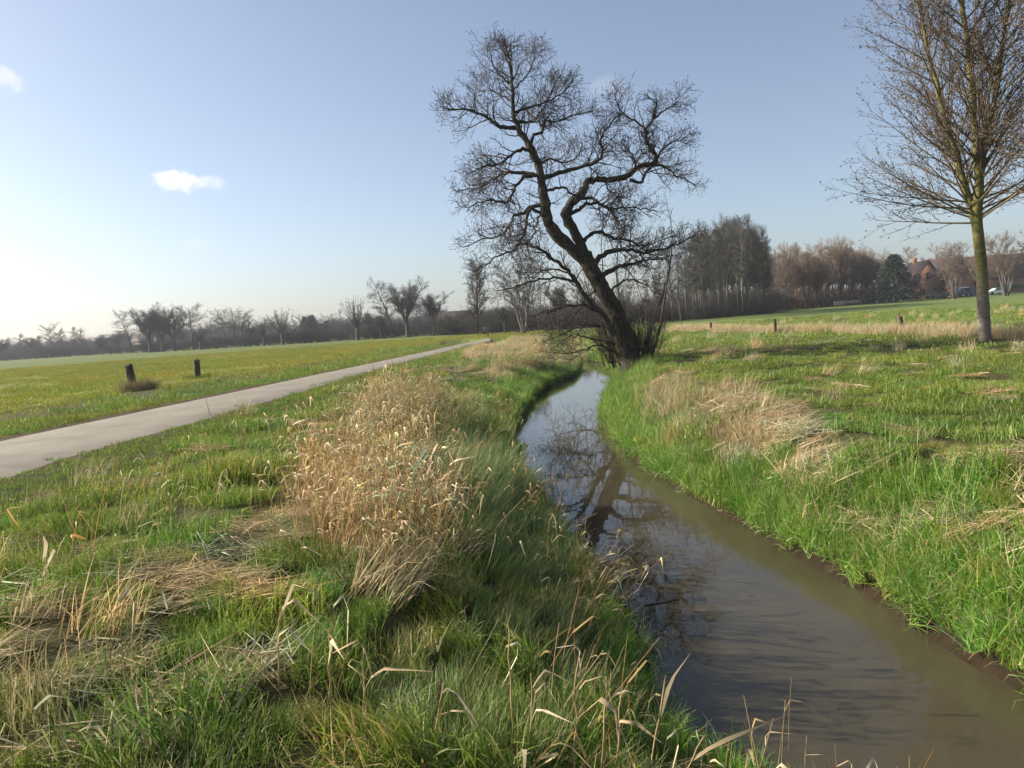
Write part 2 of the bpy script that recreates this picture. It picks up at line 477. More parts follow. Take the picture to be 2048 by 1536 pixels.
r2 = ramp(N, L, n2_.outputs[0], [(0.3, (0.82, 0.82, 0.82)), (0.7, (1.1, 1.1, 1.1))])
mx = N.new('ShaderNodeMix'); mx.data_type = 'RGBA'; mx.blend_type = 'MULTIPLY'; mx.inputs[0].default_value = 1
L.new(r.outputs[0], mx.inputs[6]); L.new(r2.outputs[0], mx.inputs[7]); L.new(mx.outputs[2], b.inputs['Base Color'])
bp = N.new('ShaderNodeBump'); bp.inputs['Strength'].default_value = 0.25; bp.inputs['Distance'].default_value = 0.01
L.new(n2_.outputs[0], bp.inputs['Height']); L.new(bp.outputs[0], b.inputs['Normal'])
path = obj('path', np_mesh('path', PV, [np.stack([ii, ii + nfp, ii + nfp + 1, ii + 1], -1)], True, None, m)); tag(path, kind='structure')
# expansion joint across the path
ja, jb = at(410, 795, 0), at(421, 839, 0)
jd = nrm(jb - ja); js = np.array([jd[1], -jd[0], 0]) * 0.007
jv, jf = [], []
for k in range(9):
    u = k / 8; q = ja * (1 - u) + jb * u; q[2] = 0.016 + 0.05 * (1 - (2 * u - 1) ** 2)
    jv += [q - js, q + js]
    if k: jf.append((2 * k - 2, 2 * k, 2 * k + 1, 2 * k - 1))
jm = MB(); jm.add(jv, jf)
obj('joint', jm.mesh('joint', mat_simple('joint_tar', (0.10, 0.085, 0.065), 0.9)), path)

# water ---------------------------------------------------------------
m, N, L, out = new_mat('water')
b = N.new('ShaderNodeBsdfPrincipled'); L.new(b.outputs[0], out.inputs[0])
tc = N.new('ShaderNodeTexCoord')
n = noise_node(N, L, 0.5, 3, tc.outputs['Object'])
r = ramp(N, L, n.outputs[0], [(0.3, (0.056, 0.048, 0.026)), (0.7, (0.074, 0.063, 0.036))])
L.new(r.outputs[0], b.inputs['Base Color'])
b.inputs['Subsurface Weight'].default_value = 1.0; b.inputs['Subsurface Radius'].default_value = (1.0, 0.85, 0.6); b.inputs['Subsurface Scale'].default_value = 0.16   # turbid water
b.inputs['Roughness'].default_value = 0.01; b.inputs['IOR'].default_value = 1.333
mp = N.new('ShaderNodeMapping'); mp.inputs['Scale'].default_value = (1.0, 2.2, 1); L.new(tc.outputs['Object'], mp.inputs[0])
nb = noise_node(N, L, 2.6, 2, mp.outputs[0], 0.45)
nm = noise_node(N, L, 0.35, 2, tc.outputs['Object'])
rm = ramp(N, L, nm.outputs[0], [(0.38, (0.15, 0.15, 0.15)), (0.62, (1, 1, 1))])
ml = N.new('ShaderNodeMath'); ml.operation = 'MULTIPLY'; L.new(nb.outputs[0], ml.inputs[0]); L.new(rm.outputs[0], ml.inputs[1])
bp = N.new('ShaderNodeBump'); bp.inputs['Strength'].default_value = 0.022; bp.inputs['Distance'].default_value = 0.05
L.new(ml.outputs[0], bp.inputs['Height']); L.new(bp.outputs[0], b.inputs['Normal'])
wm_ = MB(); wx = np.linspace(-14, 14, 15); wy = np.linspace(-10, 105, 30)
WX, WY = np.meshgrid(wx, wy); ii = (np.arange(29)[:, None] * 15 + np.arange(14)[None, :]).ravel()
wat = obj('water', np_mesh('water', np.stack([WX.ravel(), WY.ravel(), np.full(WX.size, ZW)], -1), [np.stack([ii, ii + 1, ii + 16, ii + 15], -1)], True, None, m))
tag(wat, kind='structure')

# ------------------------------------------------------------------ grasses and reeds
PROTO = {}
def proto_collection(name, meshes):
    c = bpy.data.collections.new(name)
    for k, me in enumerate(meshes):
        o = bpy.data.objects.new('%s_%02d' % (name, k), me); c.objects.link(o)
    PROTO[name] = c
    return c

def ribbon(rng, base, d0, length, width, droop, seg=4, side=None, bend=None):
    """blades: base (n,3), d0 (n,3) start directions -> verts (n,(seg+1)*2,3)"""
    n = len(base); d = nrm(d0); p = base.copy(); step = (length / seg)[:, None]
    if side is None:
        side = nrm(np.cross(d, np.array([0, 0, 1.0])) + rng.normal(0, 0.5, (n, 3)))
    rows = []
    for j in range(seg + 1):
        u = j / seg
        w = (width * (1 - u ** 1.8) * 0.5 + 0.0004)[:, None]
        rows += [p - side * w, p + side * w]
        p = p + d * step
        d = nrm(d + np.stack([np.zeros(n), np.zeros(n), -droop], -1) / seg * (0.5 + u * 1.6) + (bend / seg if bend is not None else 0))
    return np.stack(rows, 1)

def ribbon_faces(n, seg):
    b = (np.arange(n) * (seg + 1) * 2)[:, None]; i = (np.arange(seg) * 2)[None, :]
    return np.stack([b + i, b + i + 1, b + i + 3, b + i + 2], -1).reshape(-1, 4)

def pick(rng, pal, n, var=0.18):
    pal = np.array(pal); k = rng.integers(0, len(pal), n)
    return pal[k] * rng.uniform(1 - var, 1 + var, (n, 1))

def blade_tuft(seed, n, h, w, spread, lean, droop, pal, bias=(0, 0), seg=4, mat=None):
    rng = np.random.default_rng(seed)
    a = rng.random(n) * 6.283; r = spread * np.sqrt(rng.random(n))
    base = np.stack([np.cos(a) * r, np.sin(a) * r, np.full(n, -0.02)], -1)
    ln = rng.uniform(h[0], h[1], n)
    la = rng.random(n) * 6.283; lm = np.abs(rng.normal(0, lean, n))
    d = np.stack([np.cos(la) * lm + bias[0], np.sin(la) * lm + bias[1], np.ones(n)], -1)
    V = ribbon(rng, base, d, ln, rng.uniform(w[0], w[1], n), np.abs(rng.normal(droop, droop * 0.5, n)), seg)
    C = np.repeat(pick(rng, pal, n)[:, None, :], (seg + 1) * 2, 1)
    return np_mesh('tuft', V.reshape(-1, 3), [ribbon_faces(n, seg)], False, C.reshape(-1, 3), mat or MAT_GRASS)

def folded_leaf(rng, q, wind, k):
    """dead leaves that leave the stem upward, fold over and hang downwind"""
    d1 = nrm(np.stack([wind[0] * 0.5 + rng.normal(0, 0.4, k), wind[1] * 0.5 + rng.normal(0, 0.4, k), rng.uniform(0.3, 1.2, k)], -1))
    d2 = nrm(np.stack([wind[0] * 0.8 + rng.normal(0, 0.45, k), wind[1] * 0.8 + rng.normal(0, 0.45, k), rng.uniform(-1.6, 0.2, k)], -1))
    side = nrm(np.cross(d1, d2) + rng.normal(0, 0.25, (k, 3)))
    ln = rng.uniform(0.08, 0.34, k)[:, None]; w = rng.uniform(0.003, 0.010, k)[:, None]; fold = rng.uniform(0.2, 0.55, (k, 1))
    p, rows = q.copy(), []
    tw = rng.normal(0, 0.5, (k, 1))
    for j in range(6):
        u = j / 5; ww = w * (0.55 + 0.9 * u if u < 0.4 else (1 - u) * 1.45 + 0.03)
        sd = nrm(side + tw * u * np.cross(d2, side))
        rows += [p - sd * ww, p + sd * ww]
        t = sst(fold - 0.18, fold + 0.18, u + 0.1)
        p = p + nrm(d1 * (1 - t) + d2 * t) * ln / 5
    return np.stack(rows, 1)

def reed_tuft(seed, n, h, spread, lean, wind, leaves=(2, 4), r=0.0028):
    """upright dead stems with pale curled leaves blown to one side"""
    rng = np.random.default_rng(seed)
    a = rng.random(n) * 6.283; rr = spread * np.sqrt(rng.random(n))
    base = np.stack([np.cos(a) * rr, np.sin(a) * rr, np.full(n, -0.03)], -1)
    ln = rng.uniform(h[0], h[1], n)
    d = nrm(np.stack([rng.normal(0, lean, n) + wind[0] * 0.12, rng.normal(0, lean, n) + wind[1] * 0.12, np.ones(n)], -1))
    pts = [base]; p = base
    for j in range(4):
        p = p + d * (ln / 4)[:, None]; pts.append(p)
        d = nrm(d + rng.normal(0, 0.04, (n, 3)) + np.array([wind[0], wind[1], 0]) * 0.03)
    P = np.stack(pts, 1); R = np.linspace(r, r * 0.55, 5)[None, :].repeat(n, 0)
    V, F = tubes(P, R, 3)
    mb = MB()
    sc = pick(rng, [(0.42, 0.29, 0.12), (0.35, 0.23, 0.09), (0.48, 0.35, 0.17)], n)
    mb.addn(V, F, None, np.repeat(sc, 15, 0))
    for s in range(n):
        k = rng.integers(leaves[0], leaves[1] + 1)
        if k == 0: continue
        t = rng.uniform(0.58, 1.0, k) * 4; i = np.minimum(t.astype(int), 3); f = (t - i)[:, None]
        q = P[s, i] * (1 - f) + P[s, i + 1] * f
        W = folded_leaf(rng, q, wind, k)
        cc = pick(rng, [(0.62, 0.52, 0.29), (0.52, 0.41, 0.20), (0.73, 0.64, 0.41), (0.45, 0.33, 0.14), (0.39, 0.28, 0.11)], k)
        mb.addn(W, ribbon_faces(k, 5), None, np.repeat(cc, 12, 0))
    return mb.mesh('reed_tuft', MAT_DRY, False, True)

def straw_tuft(seed, n, ln, rad, dirn, spread_ang, pal, thick=0.06):
    """stalks lying flat, all roughly one way"""
    rng = np.random.default_rng(seed)
    a = rng.random(n) * 6.283; r = rad * np.sqrt(rng.random(n))
    base = np.stack([np.cos(a) * r, np.sin(a) * r, rng.uniform(0.01, thick, n)], -1)
    th = dirn + rng.normal(0, spread_ang, n)
    d = np.stack([np.cos(th), np.sin(th), rng.normal(0.10, 0.13, n)], -1)
    L_ = rng.uniform(ln[0], ln[1], n)
    side = nrm(np.cross(d, np.array([0, 0, 1.0])) + rng.normal(0, 0.5, (n, 3)))
    V = ribbon(rng, base - d * L_[:, None] * 0.4, d, L_, rng.uniform(0.004, 0.010, n), rng.uniform(-0.1, 0.4, n), 3, side)
    C = np.repeat(pick(rng, pal, n)[:, None, :], 8, 1)
    return np_mesh('straw', V.reshape(-1, 3), [ribbon_faces(n, 3)], False, C.reshape(-1, 3), MAT_DRY)

GREEN = [(0.135, 0.215, 0.027), (0.165, 0.255, 0.030), (0.215, 0.29, 0.045), (0.095, 0.165, 0.023), (0.31, 0.32, 0.09)]
LUSH = [(0.12, 0.265, 0.026), (0.15, 0.31, 0.03), (0.20, 0.35, 0.045), (0.10, 0.22, 0.026), (0.36, 0.34, 0.15)]
TAN = [(0.47, 0.385, 0.21), (0.55, 0.465, 0.275), (0.37, 0.29, 0.145), (0.30, 0.235, 0.12)]
proto_collection('meadow', [blade_tuft(100 + k, 520, (0.12, 0.27), (0.005, 0.010), 0.30, 0.42, 1.3, GREEN, (0.16, 0.0), 3) for k in range(6)]
                 + [blade_tuft(110 + k, 480, (0.12, 0.30), (0.005, 0.010), 0.30, 0.6, 1.5, GREEN * 2 + TAN, (0.2, 0.05), 3) for k in range(3)])
proto_collection('meadow_mid', [blade_tuft(210 + k, 430, (0.08, 0.20), (0.007, 0.014), 0.46, 0.5, 1.4, GREEN, (0.12, 0.0), 3) for k in range(6)])
proto_collection('meadow_far', [blade_tuft(220 + k, 420, (0.07, 0.17), (0.014, 0.030), 1.0, 0.6, 1.4, GREEN, (0.1, 0.0), 2) for k in range(5)])
proto_collection('lawn', [blade_tuft(120 + k, 330, (0.035, 0.085), (0.005, 0.010), 0.36, 0.7, 1.2, GREEN, (0.05, 0), 3) for k in range(5)])
proto_collection('crop', [blade_tuft(130 + k, 260, (0.06, 0.13), (0.018, 0.036), 1.2, 0.6, 1.1, [(0.24, 0.245, 0.024), (0.18, 0.225, 0.024), (0.32, 0.29, 0.03), (0.14, 0.19, 0.024)], (0.05, 0), 2) for k in range(5)])
proto_collection('lush', [blade_tuft(140 + k, 80, (0.18, 0.42), (0.005, 0.011), 0.16, 0.42, 1.9, LUSH, (0.05, 0), 4) for k in range(6)])
proto_collection('sedge', [blade_tuft(150 + k, 100, (0.26, 0.64), (0.003, 0.007), 0.20, 0.38, 0.8, [(0.15, 0.24, 0.045), (0.19, 0.28, 0.06), (0.13, 0.20, 0.04), (0.36, 0.30, 0.15), (0.44, 0.36, 0.20)], (0.16, -0.05), 4) for k in range(6)])
proto_collection('drygrass', [blade_tuft(160 + k, 60, (0.25, 0.55), (0.005, 0.011), 0.20, 0.30, 1.5, TAN, (0.25, 0), 4, MAT_DRY) for k in range(6)])
proto_collection('reeds', [reed_tuft(170 + k, 10, (0.5, 1.0), 0.14, 0.13, (0.8, -0.25), (1, 3)) for k in range(9)])
proto_collection('stems', [reed_tuft(190 + k, 6, (0.30, 0.62), 0.14, 0.25, (0.7, -0.3), (0, 1), 0.0024) for k in range(6)])
proto_collection('straw', [straw_tuft(200 + k, 80, (0.18, 0.50), 0.28, 0.15, 0.8, TAN + [(0.56, 0.46, 0.29)]) for k in range(6)])

def scatter_object(name, pos, rot, scl, tint, nvar, coll, label, cat, seed=0):
    rng = np.random.default_rng(seed + 999)
    n = len(pos)
    me = bpy.data.meshes.new(name); me.vertices.add(n); me.vertices.foreach_set('co', np.asarray(pos, np.float32).ravel())
    def attr(nm, ty, dat, key):
        a = me.attributes.new(nm, ty, 'POINT'); a.data.foreach_set(key, dat.ravel())
    attr('rot', 'FLOAT_VECTOR', np.asarray(rot, np.float32), 'vector')
    attr('scl', 'FLOAT_VECTOR', np.asarray(scl, np.float32), 'vector')
    attr('tint', 'FLOAT_VECTOR', np.asarray(tint, np.float32), 'vector')
    attr('idx', 'INT', rng.integers(0, nvar, n).astype(np.int32), 'value')
    o = obj(name, me)
    ng = bpy.data.node_groups.new(name, 'GeometryNodeTree')
    ng.interface.new_socket(name='Geometry', in_out='INPUT', socket_type='NodeSocketGeometry')
    ng.interface.new_socket(name='Geometry', in_out='OUTPUT', socket_type='NodeSocketGeometry')
    N, L = ng.nodes, ng.links
    gi, go = N.new('NodeGroupInput'), N.new('NodeGroupOutput')
    ci = N.new('GeometryNodeCollectionInfo'); ci.inputs['Collection'].default_value = coll
    ci.inputs['Separate Children'].default_value = True; ci.inputs['Reset Children'].default_value = True
    ip = N.new('GeometryNodeInstanceOnPoints')
    def na(nm, ty):
        x = N.new('GeometryNodeInputNamedAttribute'); x.data_type = ty; x.inputs['Name'].default_value = nm
        return x.outputs['Attribute']
    e2r = N.new('FunctionNodeEulerToRotation'); L.new(na('rot', 'FLOAT_VECTOR'), e2r.inputs[0])
    L.new(gi.outputs[0], ip.inputs['Points']); L.new(ci.outputs[0], ip.inputs['Instance'])
    ip.inputs['Pick Instance'].default_value = True
    L.new(na('idx', 'INT'), ip.inputs['Instance Index']); L.new(e2r.outputs[0], ip.inputs['Rotation'])
    L.new(na('scl', 'FLOAT_VECTOR'), ip.inputs['Scale']); L.new(ip.outputs[0], go.inputs[0])
    md = o.modifiers.new('scatter', 'NODES'); md.node_group = ng
    return tag(o, label, cat, kind='stuff')

def spread(rng, rho, dmin, dmax, a0=-52, a1=42):
    """evenly jittered points of density rho in the sector around the viewpoint's foot"""
    c = 1 / math.sqrt(rho); n = int(2 * dmax / c) + 1
    ix, iy = np.meshgrid(np.arange(n), np.arange(n // 2 + 2))
    x = -dmax + (ix.ravel() + rng.random(ix.size)) * c; y = -0.5 + (iy.ravel() + rng.random(ix.size)) * c
    d = np.hypot(x, y); a = np.degrees(np.arctan2(x, y))
    k = (d > dmin) & (d < dmax) & (a > a0) & (a < a1)
    return x[k], y[k]

def layer(name, coll, seed, label, cat, rho, dmin, dmax, dens, scale=(0.7, 1.3), tilt=0.12, yaw=None, hue=(0.85, 1.15), dry=0.0, a0=-52, a1=42, hfun=None, sink=0.0, slope=0.8):
    rng = np.random.default_rng(seed)
    x, y = spread(rng, rho, dmin, dmax, a0, a1)
    s = site(x, y)
    pr = dens(x, y, *s)
    k = rng.random(len(x)) < pr
    x, y = x[k], y[k]; s = tuple(v[k] for v in s)
    z = ground_z(x, y, s) - sink
    n = len(x); d = np.hypot(x, y)
    sc = rng.uniform(*scale, n)
    if hfun is not None: sc = sc * hfun(x, y, *s)
    e = 0.12                                   # lean each tuft with the slope under it
    gx_ = (ground_z(x + e, y) - ground_z(x - e, y)) / (2 * e); gy_ = (ground_z(x, y + e) - ground_z(x, y - e)) / (2 * e)
    gx_, gy_ = np.clip(gx_, -0.7, 0.7) * slope, np.clip(gy_, -0.7, 0.7) * slope
    yw = rng.uniform(0, 6.283, n) if yaw is None else rng.normal(yaw[0], yaw[1], n)
    rot = np.stack([rng.normal(0, tilt, n) + np.arctan(gy_), rng.normal(0, tilt, n) - np.arctan(gx_), yw], -1)
    f = fbm(x, y, 1.6, seed + 3, 3); g = fbm(x, y, 5.0, seed + 8, 2)
    b = rng.uniform(*hue, n) * (0.75 + 0.5 * f)
    tint = np.stack([b * (1 + dry * (g - 0.45) * 2 + 0.12 * rng.normal(0, 1, n)), b, b * (1 + 0.1 * rng.normal(0, 1, n))], -1)
    zs = sc * rng.uniform(0.85, 1.15, n)
    return scatter_object(name, np.stack([x, y, z], -1), rot, np.stack([sc, sc, zs], -1), np.clip(tint, 0.2, 2), len(PROTO[coll].objects), PROTO[coll], label, cat, seed)

# where things grow: outlines followed down onto the modelled ground
def px_poly(pts, z=0.0):
    out = []
    for a, b in pts:
        z_ = z
        for k in range(8):
            p = at(a, b, z_); z_ = 0.5 * z_ + 0.5 * float(ground_z(np.array([p[0]]), np.array([p[1]]))[0])
        out.append(p[:2])
    return np.array(out)
REED_A = px_poly([(570, 1000), (610, 1100), (690, 1170), (790, 1205), (870, 1200), (905, 1130), (890, 1050), (850, 990), (790, 945), (690, 935)], -0.05)
REED_B = px_poly([(690, 900), (800, 925), (900, 905), (900, 850), (860, 815), (780, 815), (720, 850)], 0.0)
REED_C = px_poly([(30, 1240), (150, 1260), (200, 1330), (120, 1420), (0, 1430), (-60, 1330)], 0.0)
REED_D = px_poly([(1290, 860), (1360, 860), (1395, 815), (1360, 770), (1300, 790)], -0.2)
STRAW = [px_poly(q, 0.0) for q in (
    [(270, 1190), (350, 1120), (470, 1070), (560, 1040), (640, 1080), (700, 1120), (640, 1180), (500, 1200), (350, 1225)],
    [(60, 1380), (150, 1320), (250, 1310), (280, 1340), (200, 1380), (100, 1430), (20, 1440)],
    [(1380, 840), (1460, 800), (1560, 810), (1640, 860), (1700, 900), (1720, 960), (1600, 960), (1480, 930), (1400, 890)],
    [(1740, 1050), (1850, 1010), (1960, 1030), (2090, 1030), (2090, 1110), (1950, 1110), (1830, 1080)],
    [(1900, 930), (2060, 910), (2060, 945), (1930, 950)])]
DRYP = [px_poly(q, -0.1) for q in (
    [(1270, 860), (1330, 830), (1400, 790), (1460, 800), (1540, 860), (1500, 930), (1420, 935), (1330, 910)],
    [(1560, 980), (1700, 1000), (1740, 1060), (1640, 1060), (1540, 1020)],
    [(1000, 730), (1100, 700), (1160, 700), (1150, 735), (1060, 745), (990, 760)],
    [(930, 710), (1000, 680), (1090, 680), (1080, 700), (960, 725)])]
STRIP = np.array([at(1330, 656)[:2], at(1450, 661)[:2], at(1560, 665)[:2], at(1690, 664)[:2], at(1803, 668)[:2], at(1900, 672)[:2], at(1980, 678)[:2], at(2140, 676)[:2]])

def soft(x, y, poly, w):
    d, i = poly_dist(x, y, poly); return sst(-w, w, np.where(i, d, -d))
def any_of(x, y, polys, w):
    v = np.zeros(x.shape)
    for p in polys: v = np.maximum(v, soft(x, y, p, w))
    return v
def strip_w(x, y, hw):
    d, _ = poly_dist(x, y, STRIP, False); return 1 - sst(hw * 0.5, hw, d + (fbm(x, y, 1.5, 61, 2) - 0.5) * 1.0)

def d_meadow(x, y, ds, right, dp, lop):
    v = sst(0.06, 0.2, ds) * np.where(lop, sst(0.35, 0.7, dp) * (1 - sst(3.0, 4.5, dp + (fbm(x, y, 2, 8) - .5) * 3)), sst(0.9, 1.7, dp + (fbm(x, y, 1.1, 9) - 0.5) * 0.9))
    v = v * (1 - 0.45 * any_of(x, y, STRAW, 0.3)) * (1 - 0.5 * soft(x, y, REED_A, 0.2))
    v = v * np.where(right, 1, 1 - 0.55 * (1 - sst(0.4, 1.4, ds)))
    return v * (1 - 0.8 * strip_w(x, y, 1.6)) * (0.55 + 0.45 * sst(0.3, 0.5, fbm(x, y, 0.9, 15, 2)))
def ring(f, a, b, w=2.0):
    return lambda x, y, *s: f(x, y, *s) * sst(a - w, a + w, np.hypot(x, y)) * (1 - sst(b - w, b + w, np.hypot(x, y)))
def h_meadow(x, y, ds, right, dp, lop):
    c = fbm(x, y, 0.55, 77, 2)
    return (0.35 + 1.35 * np.clip(c, 0, 1) ** 1.5) * np.where(lop, 1.0, np.where(right, 0.75, 0.85 - 0.35 * (1 - sst(0.3, 1.2, ds)) * (1 - sst(5, 9, y))))
def ring(f, a, b, w=2.0):
    return lambda x, y, *s: f(x, y, *s) * sst(a - w, a + w, np.hypot(x, y)) * (1 - sst(b - w, b + w, np.hypot(x, y)))
layer('meadow_grass', 'meadow', 1, 'green meadow grass close by on both banks of the stream', 'grass', 9, 1.2, 12, ring(d_meadow, -9, 9), hfun=h_meadow, dry=0.18)
layer('meadow_turf', 'meadow_mid', 31, 'green meadow turf at middle distance on both banks', 'grass', 5.0, 7, 27, ring(d_meadow, 9, 24), hfun=h_meadow, dry=0.18)
layer('far_meadow_turf', 'meadow_far', 32, 'green meadow turf stretching away past the leaning alder', 'grass', 0.9, 20, 85, ring(d_meadow, 24, 200), hfun=h_meadow, dry=0.18)
layer('short_verge_grass', 'lawn', 2, 'short mown grass along the edge of the path', 'grass', 7, 5, 60,
      lambda x, y, ds, right, dp, lop: sst(-0.12, 0.08, dp + (fbm(x, y, 0.5, 92, 2) - 0.5) * 0.25) * (1 - sst(1.0, 2.4, dp)) * (ds > 0.5) * np.where(lop, sst(0.3, 0.6, dp), 1), dry=0.3, hue=(0.7, 1.0))
layer('field_crop', 'crop', 3, 'yellow green young crop across the flat field left of the path', 'crop', 0.9, 12, 125,
      lambda x, y, ds, right, dp, lop: lop * sst(3.5, 5.5, dp) * sst(0.2, 0.45, fbm(x, y, 3, 22, 2)), a0=-42, a1=4, dry=0.3, hue=(0.85, 1.1), scale=(0.6, 1.1))
layer('bank_grass', 'lush', 4, 'lush bright green grass hanging over the banks of the stream', 'grass', 60, 3, 45,
      lambda x, y, ds, right, dp, lop: np.where(right, 1.0, 0.8 * sst(9, 15, y)) * sst(0.0, 0.06, ds) * (1 - sst(0.7, 1.5, ds + (fbm(x, y, 1.0, 25) - 0.5) * 0.8)) * (1 - 0.85 * any_of(x, y, STRAW[2:], 0.25)) * (y > 1), hfun=lambda x, y, *s: 0.45 + 0.8 * fbm(x, y, 0.7, 78, 2))
layer('bank_edge_grass', 'lush', 41, 'grass tufts hanging over the very edge of the water', 'grass', 130, 2.5, 40,
      lambda x, y, ds, right, dp, lop: np.where(right, 1.0, 0.5) * (ds > 0.02) * (1 - sst(0.2, 0.35, ds)) * sst(0.15, 0.35, fbm(x, y, 0.6, 46, 2)), hfun=lambda x, y, *s: 0.4 + 0.55 * fbm(x, y, 0.5, 47, 2), tilt=0.3, slope=1.2)
layer('bank_sedge', 'sedge', 5, 'tall thin green and straw coloured sedge leaning over the left bank', 'sedge', 27, 1.5, 20,
      lambda x, y, ds, right, dp, lop: (~right) * (dp > 1.5) * sst(0.03, 0.12, ds) * (1 - sst(0.9, 1.9, ds + (fbm(x, y, 1.2, 26) - 0.5) * 1.0)) * (1 - 0.85 * sst(10, 17, y)), yaw=(0, 1.0), hfun=lambda x, y, *s: (0.42 + 0.7 * fbm(x, y, 1.1, 79, 2)) * (0.55 + 0.45 * sst(0.0, 0.7, s[0])) * (0.5 + 0.5 * sst(3.5, 7.5, y)), dry=0.5)
layer('dry_reeds', 'reeds', 6, 'dead straw coloured reeds with curled pale leaves standing on the left bank', 'reeds', 30, 2, 30,
      lambda x, y, *s: np.maximum(np.maximum(soft(x, y, REED_A, 0.25), 0.7 * soft(x, y, REED_B, 0.4)), 0.05 * soft(x, y, REED_C, 0.2)) * sst(0.3, 0.6, fbm(x, y, 0.5, 27, 2) + 0.08), yaw=(0, 0.5), tilt=0.14, scale=(0.55, 1.15), slope=0.15)
layer('dead_stems', 'stems', 7, 'thin dead stems poking up through the grass of the left bank', 'stems', 16, 1.6, 20,
      lambda x, y, ds, right, dp, lop: (~right) * (dp > 2) * (ds > 0.05) * (0.05 + 0.35 * (1 - sst(0.3, 1.6, ds)) + 0.25 * sst(0.55, 0.7, fbm(x, y, 1.2, 28, 2))), yaw=(0, 0.5), tilt=0.15)
layer('matted_straw', 'straw', 8, 'flattened mats of pale dead straw lying in the grass of both banks', 'straw', 28, 1.5, 32,
      lambda x, y, *s: np.maximum(any_of(x, y, STRAW, 0.35) * sst(0.38, 0.62, fbm(x, y, 0.7, 29, 3)), np.where(s[1], 0.01, 0.03)) * (s[0] > 0.2) * (s[2] > 1.6) * (~s[3]), yaw=(0.0, 0.5), tilt=0.12, hue=(0.8, 1.15), sink=-0.05, scale=(0.7, 1.2))
layer('dry_grass', 'drygrass', 9, 'tufts of tan dead grass standing on the banks and along the ditch', 'dry grass', 40, 2, 70,
      lambda x, y, ds, right, dp, lop: np.maximum(np.maximum(any_of(x, y, DRYP, 0.5) * 0.5 * sst(0.3, 0.55, fbm(x, y, 0.7, 30, 2)), 0.7 * strip_w(x, y, 1.1)), np.maximum(np.maximum(0.22 * soft(x, y, REED_C, 0.2) * sst(0.3, 0.6, fbm(x, y, 0.5, 31, 2)), 0.18 * soft(x, y, REED_A, 0.3)), np.maximum(0.6 * soft(x, y, REED_D, 0.3), 0.004))) * (ds > 0.15) * (dp > 0.8) * (~lop), scale=(0.6, 1.2), yaw=(0, 0.6))
# ------------------------------------------------------------------ the leaning alder on the right bank
def stack_mesh(name, groups, mat):
    """groups: list of (P, R, sides)"""
    V, F, o = [], [], 0
    for P, R, sd in groups:
        v, f = tubes(P, R, sd); V.append(v); F.append(f + o); o += len(v)
    return np_mesh(name, np.concatenate(V), [np.concatenate(F)], True, None, mat)

ALD_Y = 27.6
ald = at(1262, 726, -0.15)
A0 = np.array([ald[0], ald[1], -0.30])
SC = ALD_Y / FPX                      # metres per photo pixel at the alder

def traced(pts, off0, off1, n, rng, crook=0.02):
    """a limb drawn in the photo, running from depth offset off0 to off1 (metres, + is away)"""
    k = len(pts)
    q = np.array([deep(px, py, ALD_Y + off0 + (off1 - off0) * (i / (k - 1)) ** 1.2) for i, (px, py) in enumerate(pts)])
    return smooth_poly(q, n, rng, crook) - A0

def taper(w0, w1, n, p=1.0):
    return (w0 + (w1 - w0) * np.linspace(0, 1, n) ** p) * SC * 0.5

alder = empty('alder_tree', tuple(A0), 0, 'large bare crooked alder leaning left over the stream from the right bank', 'tree')
rng = np.random.default_rng(11)
trunk_w = [(1268, 735), (1259, 712), (1250, 668), (1236, 636), (1221, 605), (1203, 578), (1191, 556), (1178, 530), (1166, 508)]
TP = traced(trunk_w, 0, 0, 26, rng, 0.025)
TR = np.interp(np.linspace(0, 1, 26), [0, 0.08, 0.2, 0.5, 0.8, 1], np.array([66, 47, 38, 33, 31, 31]) * SC * 0.5)
# buttressed, knobbly trunk surface
V, F = tubes(TP[None], TR[None], 18)
ax = np.repeat(TP, 18, 0); kn = 1 + 0.20 * (fbm(np.arange(len(V)) % 18 * 0.9, np.arange(len(V)) // 18 * 0.8, 1.0, 4, 3) - 0.5)
V = ax + (V - ax) * kn[:, None]
obj('trunk', np_mesh('alder_trunk', V, [F], True, None, MAT_ALDER), alder)

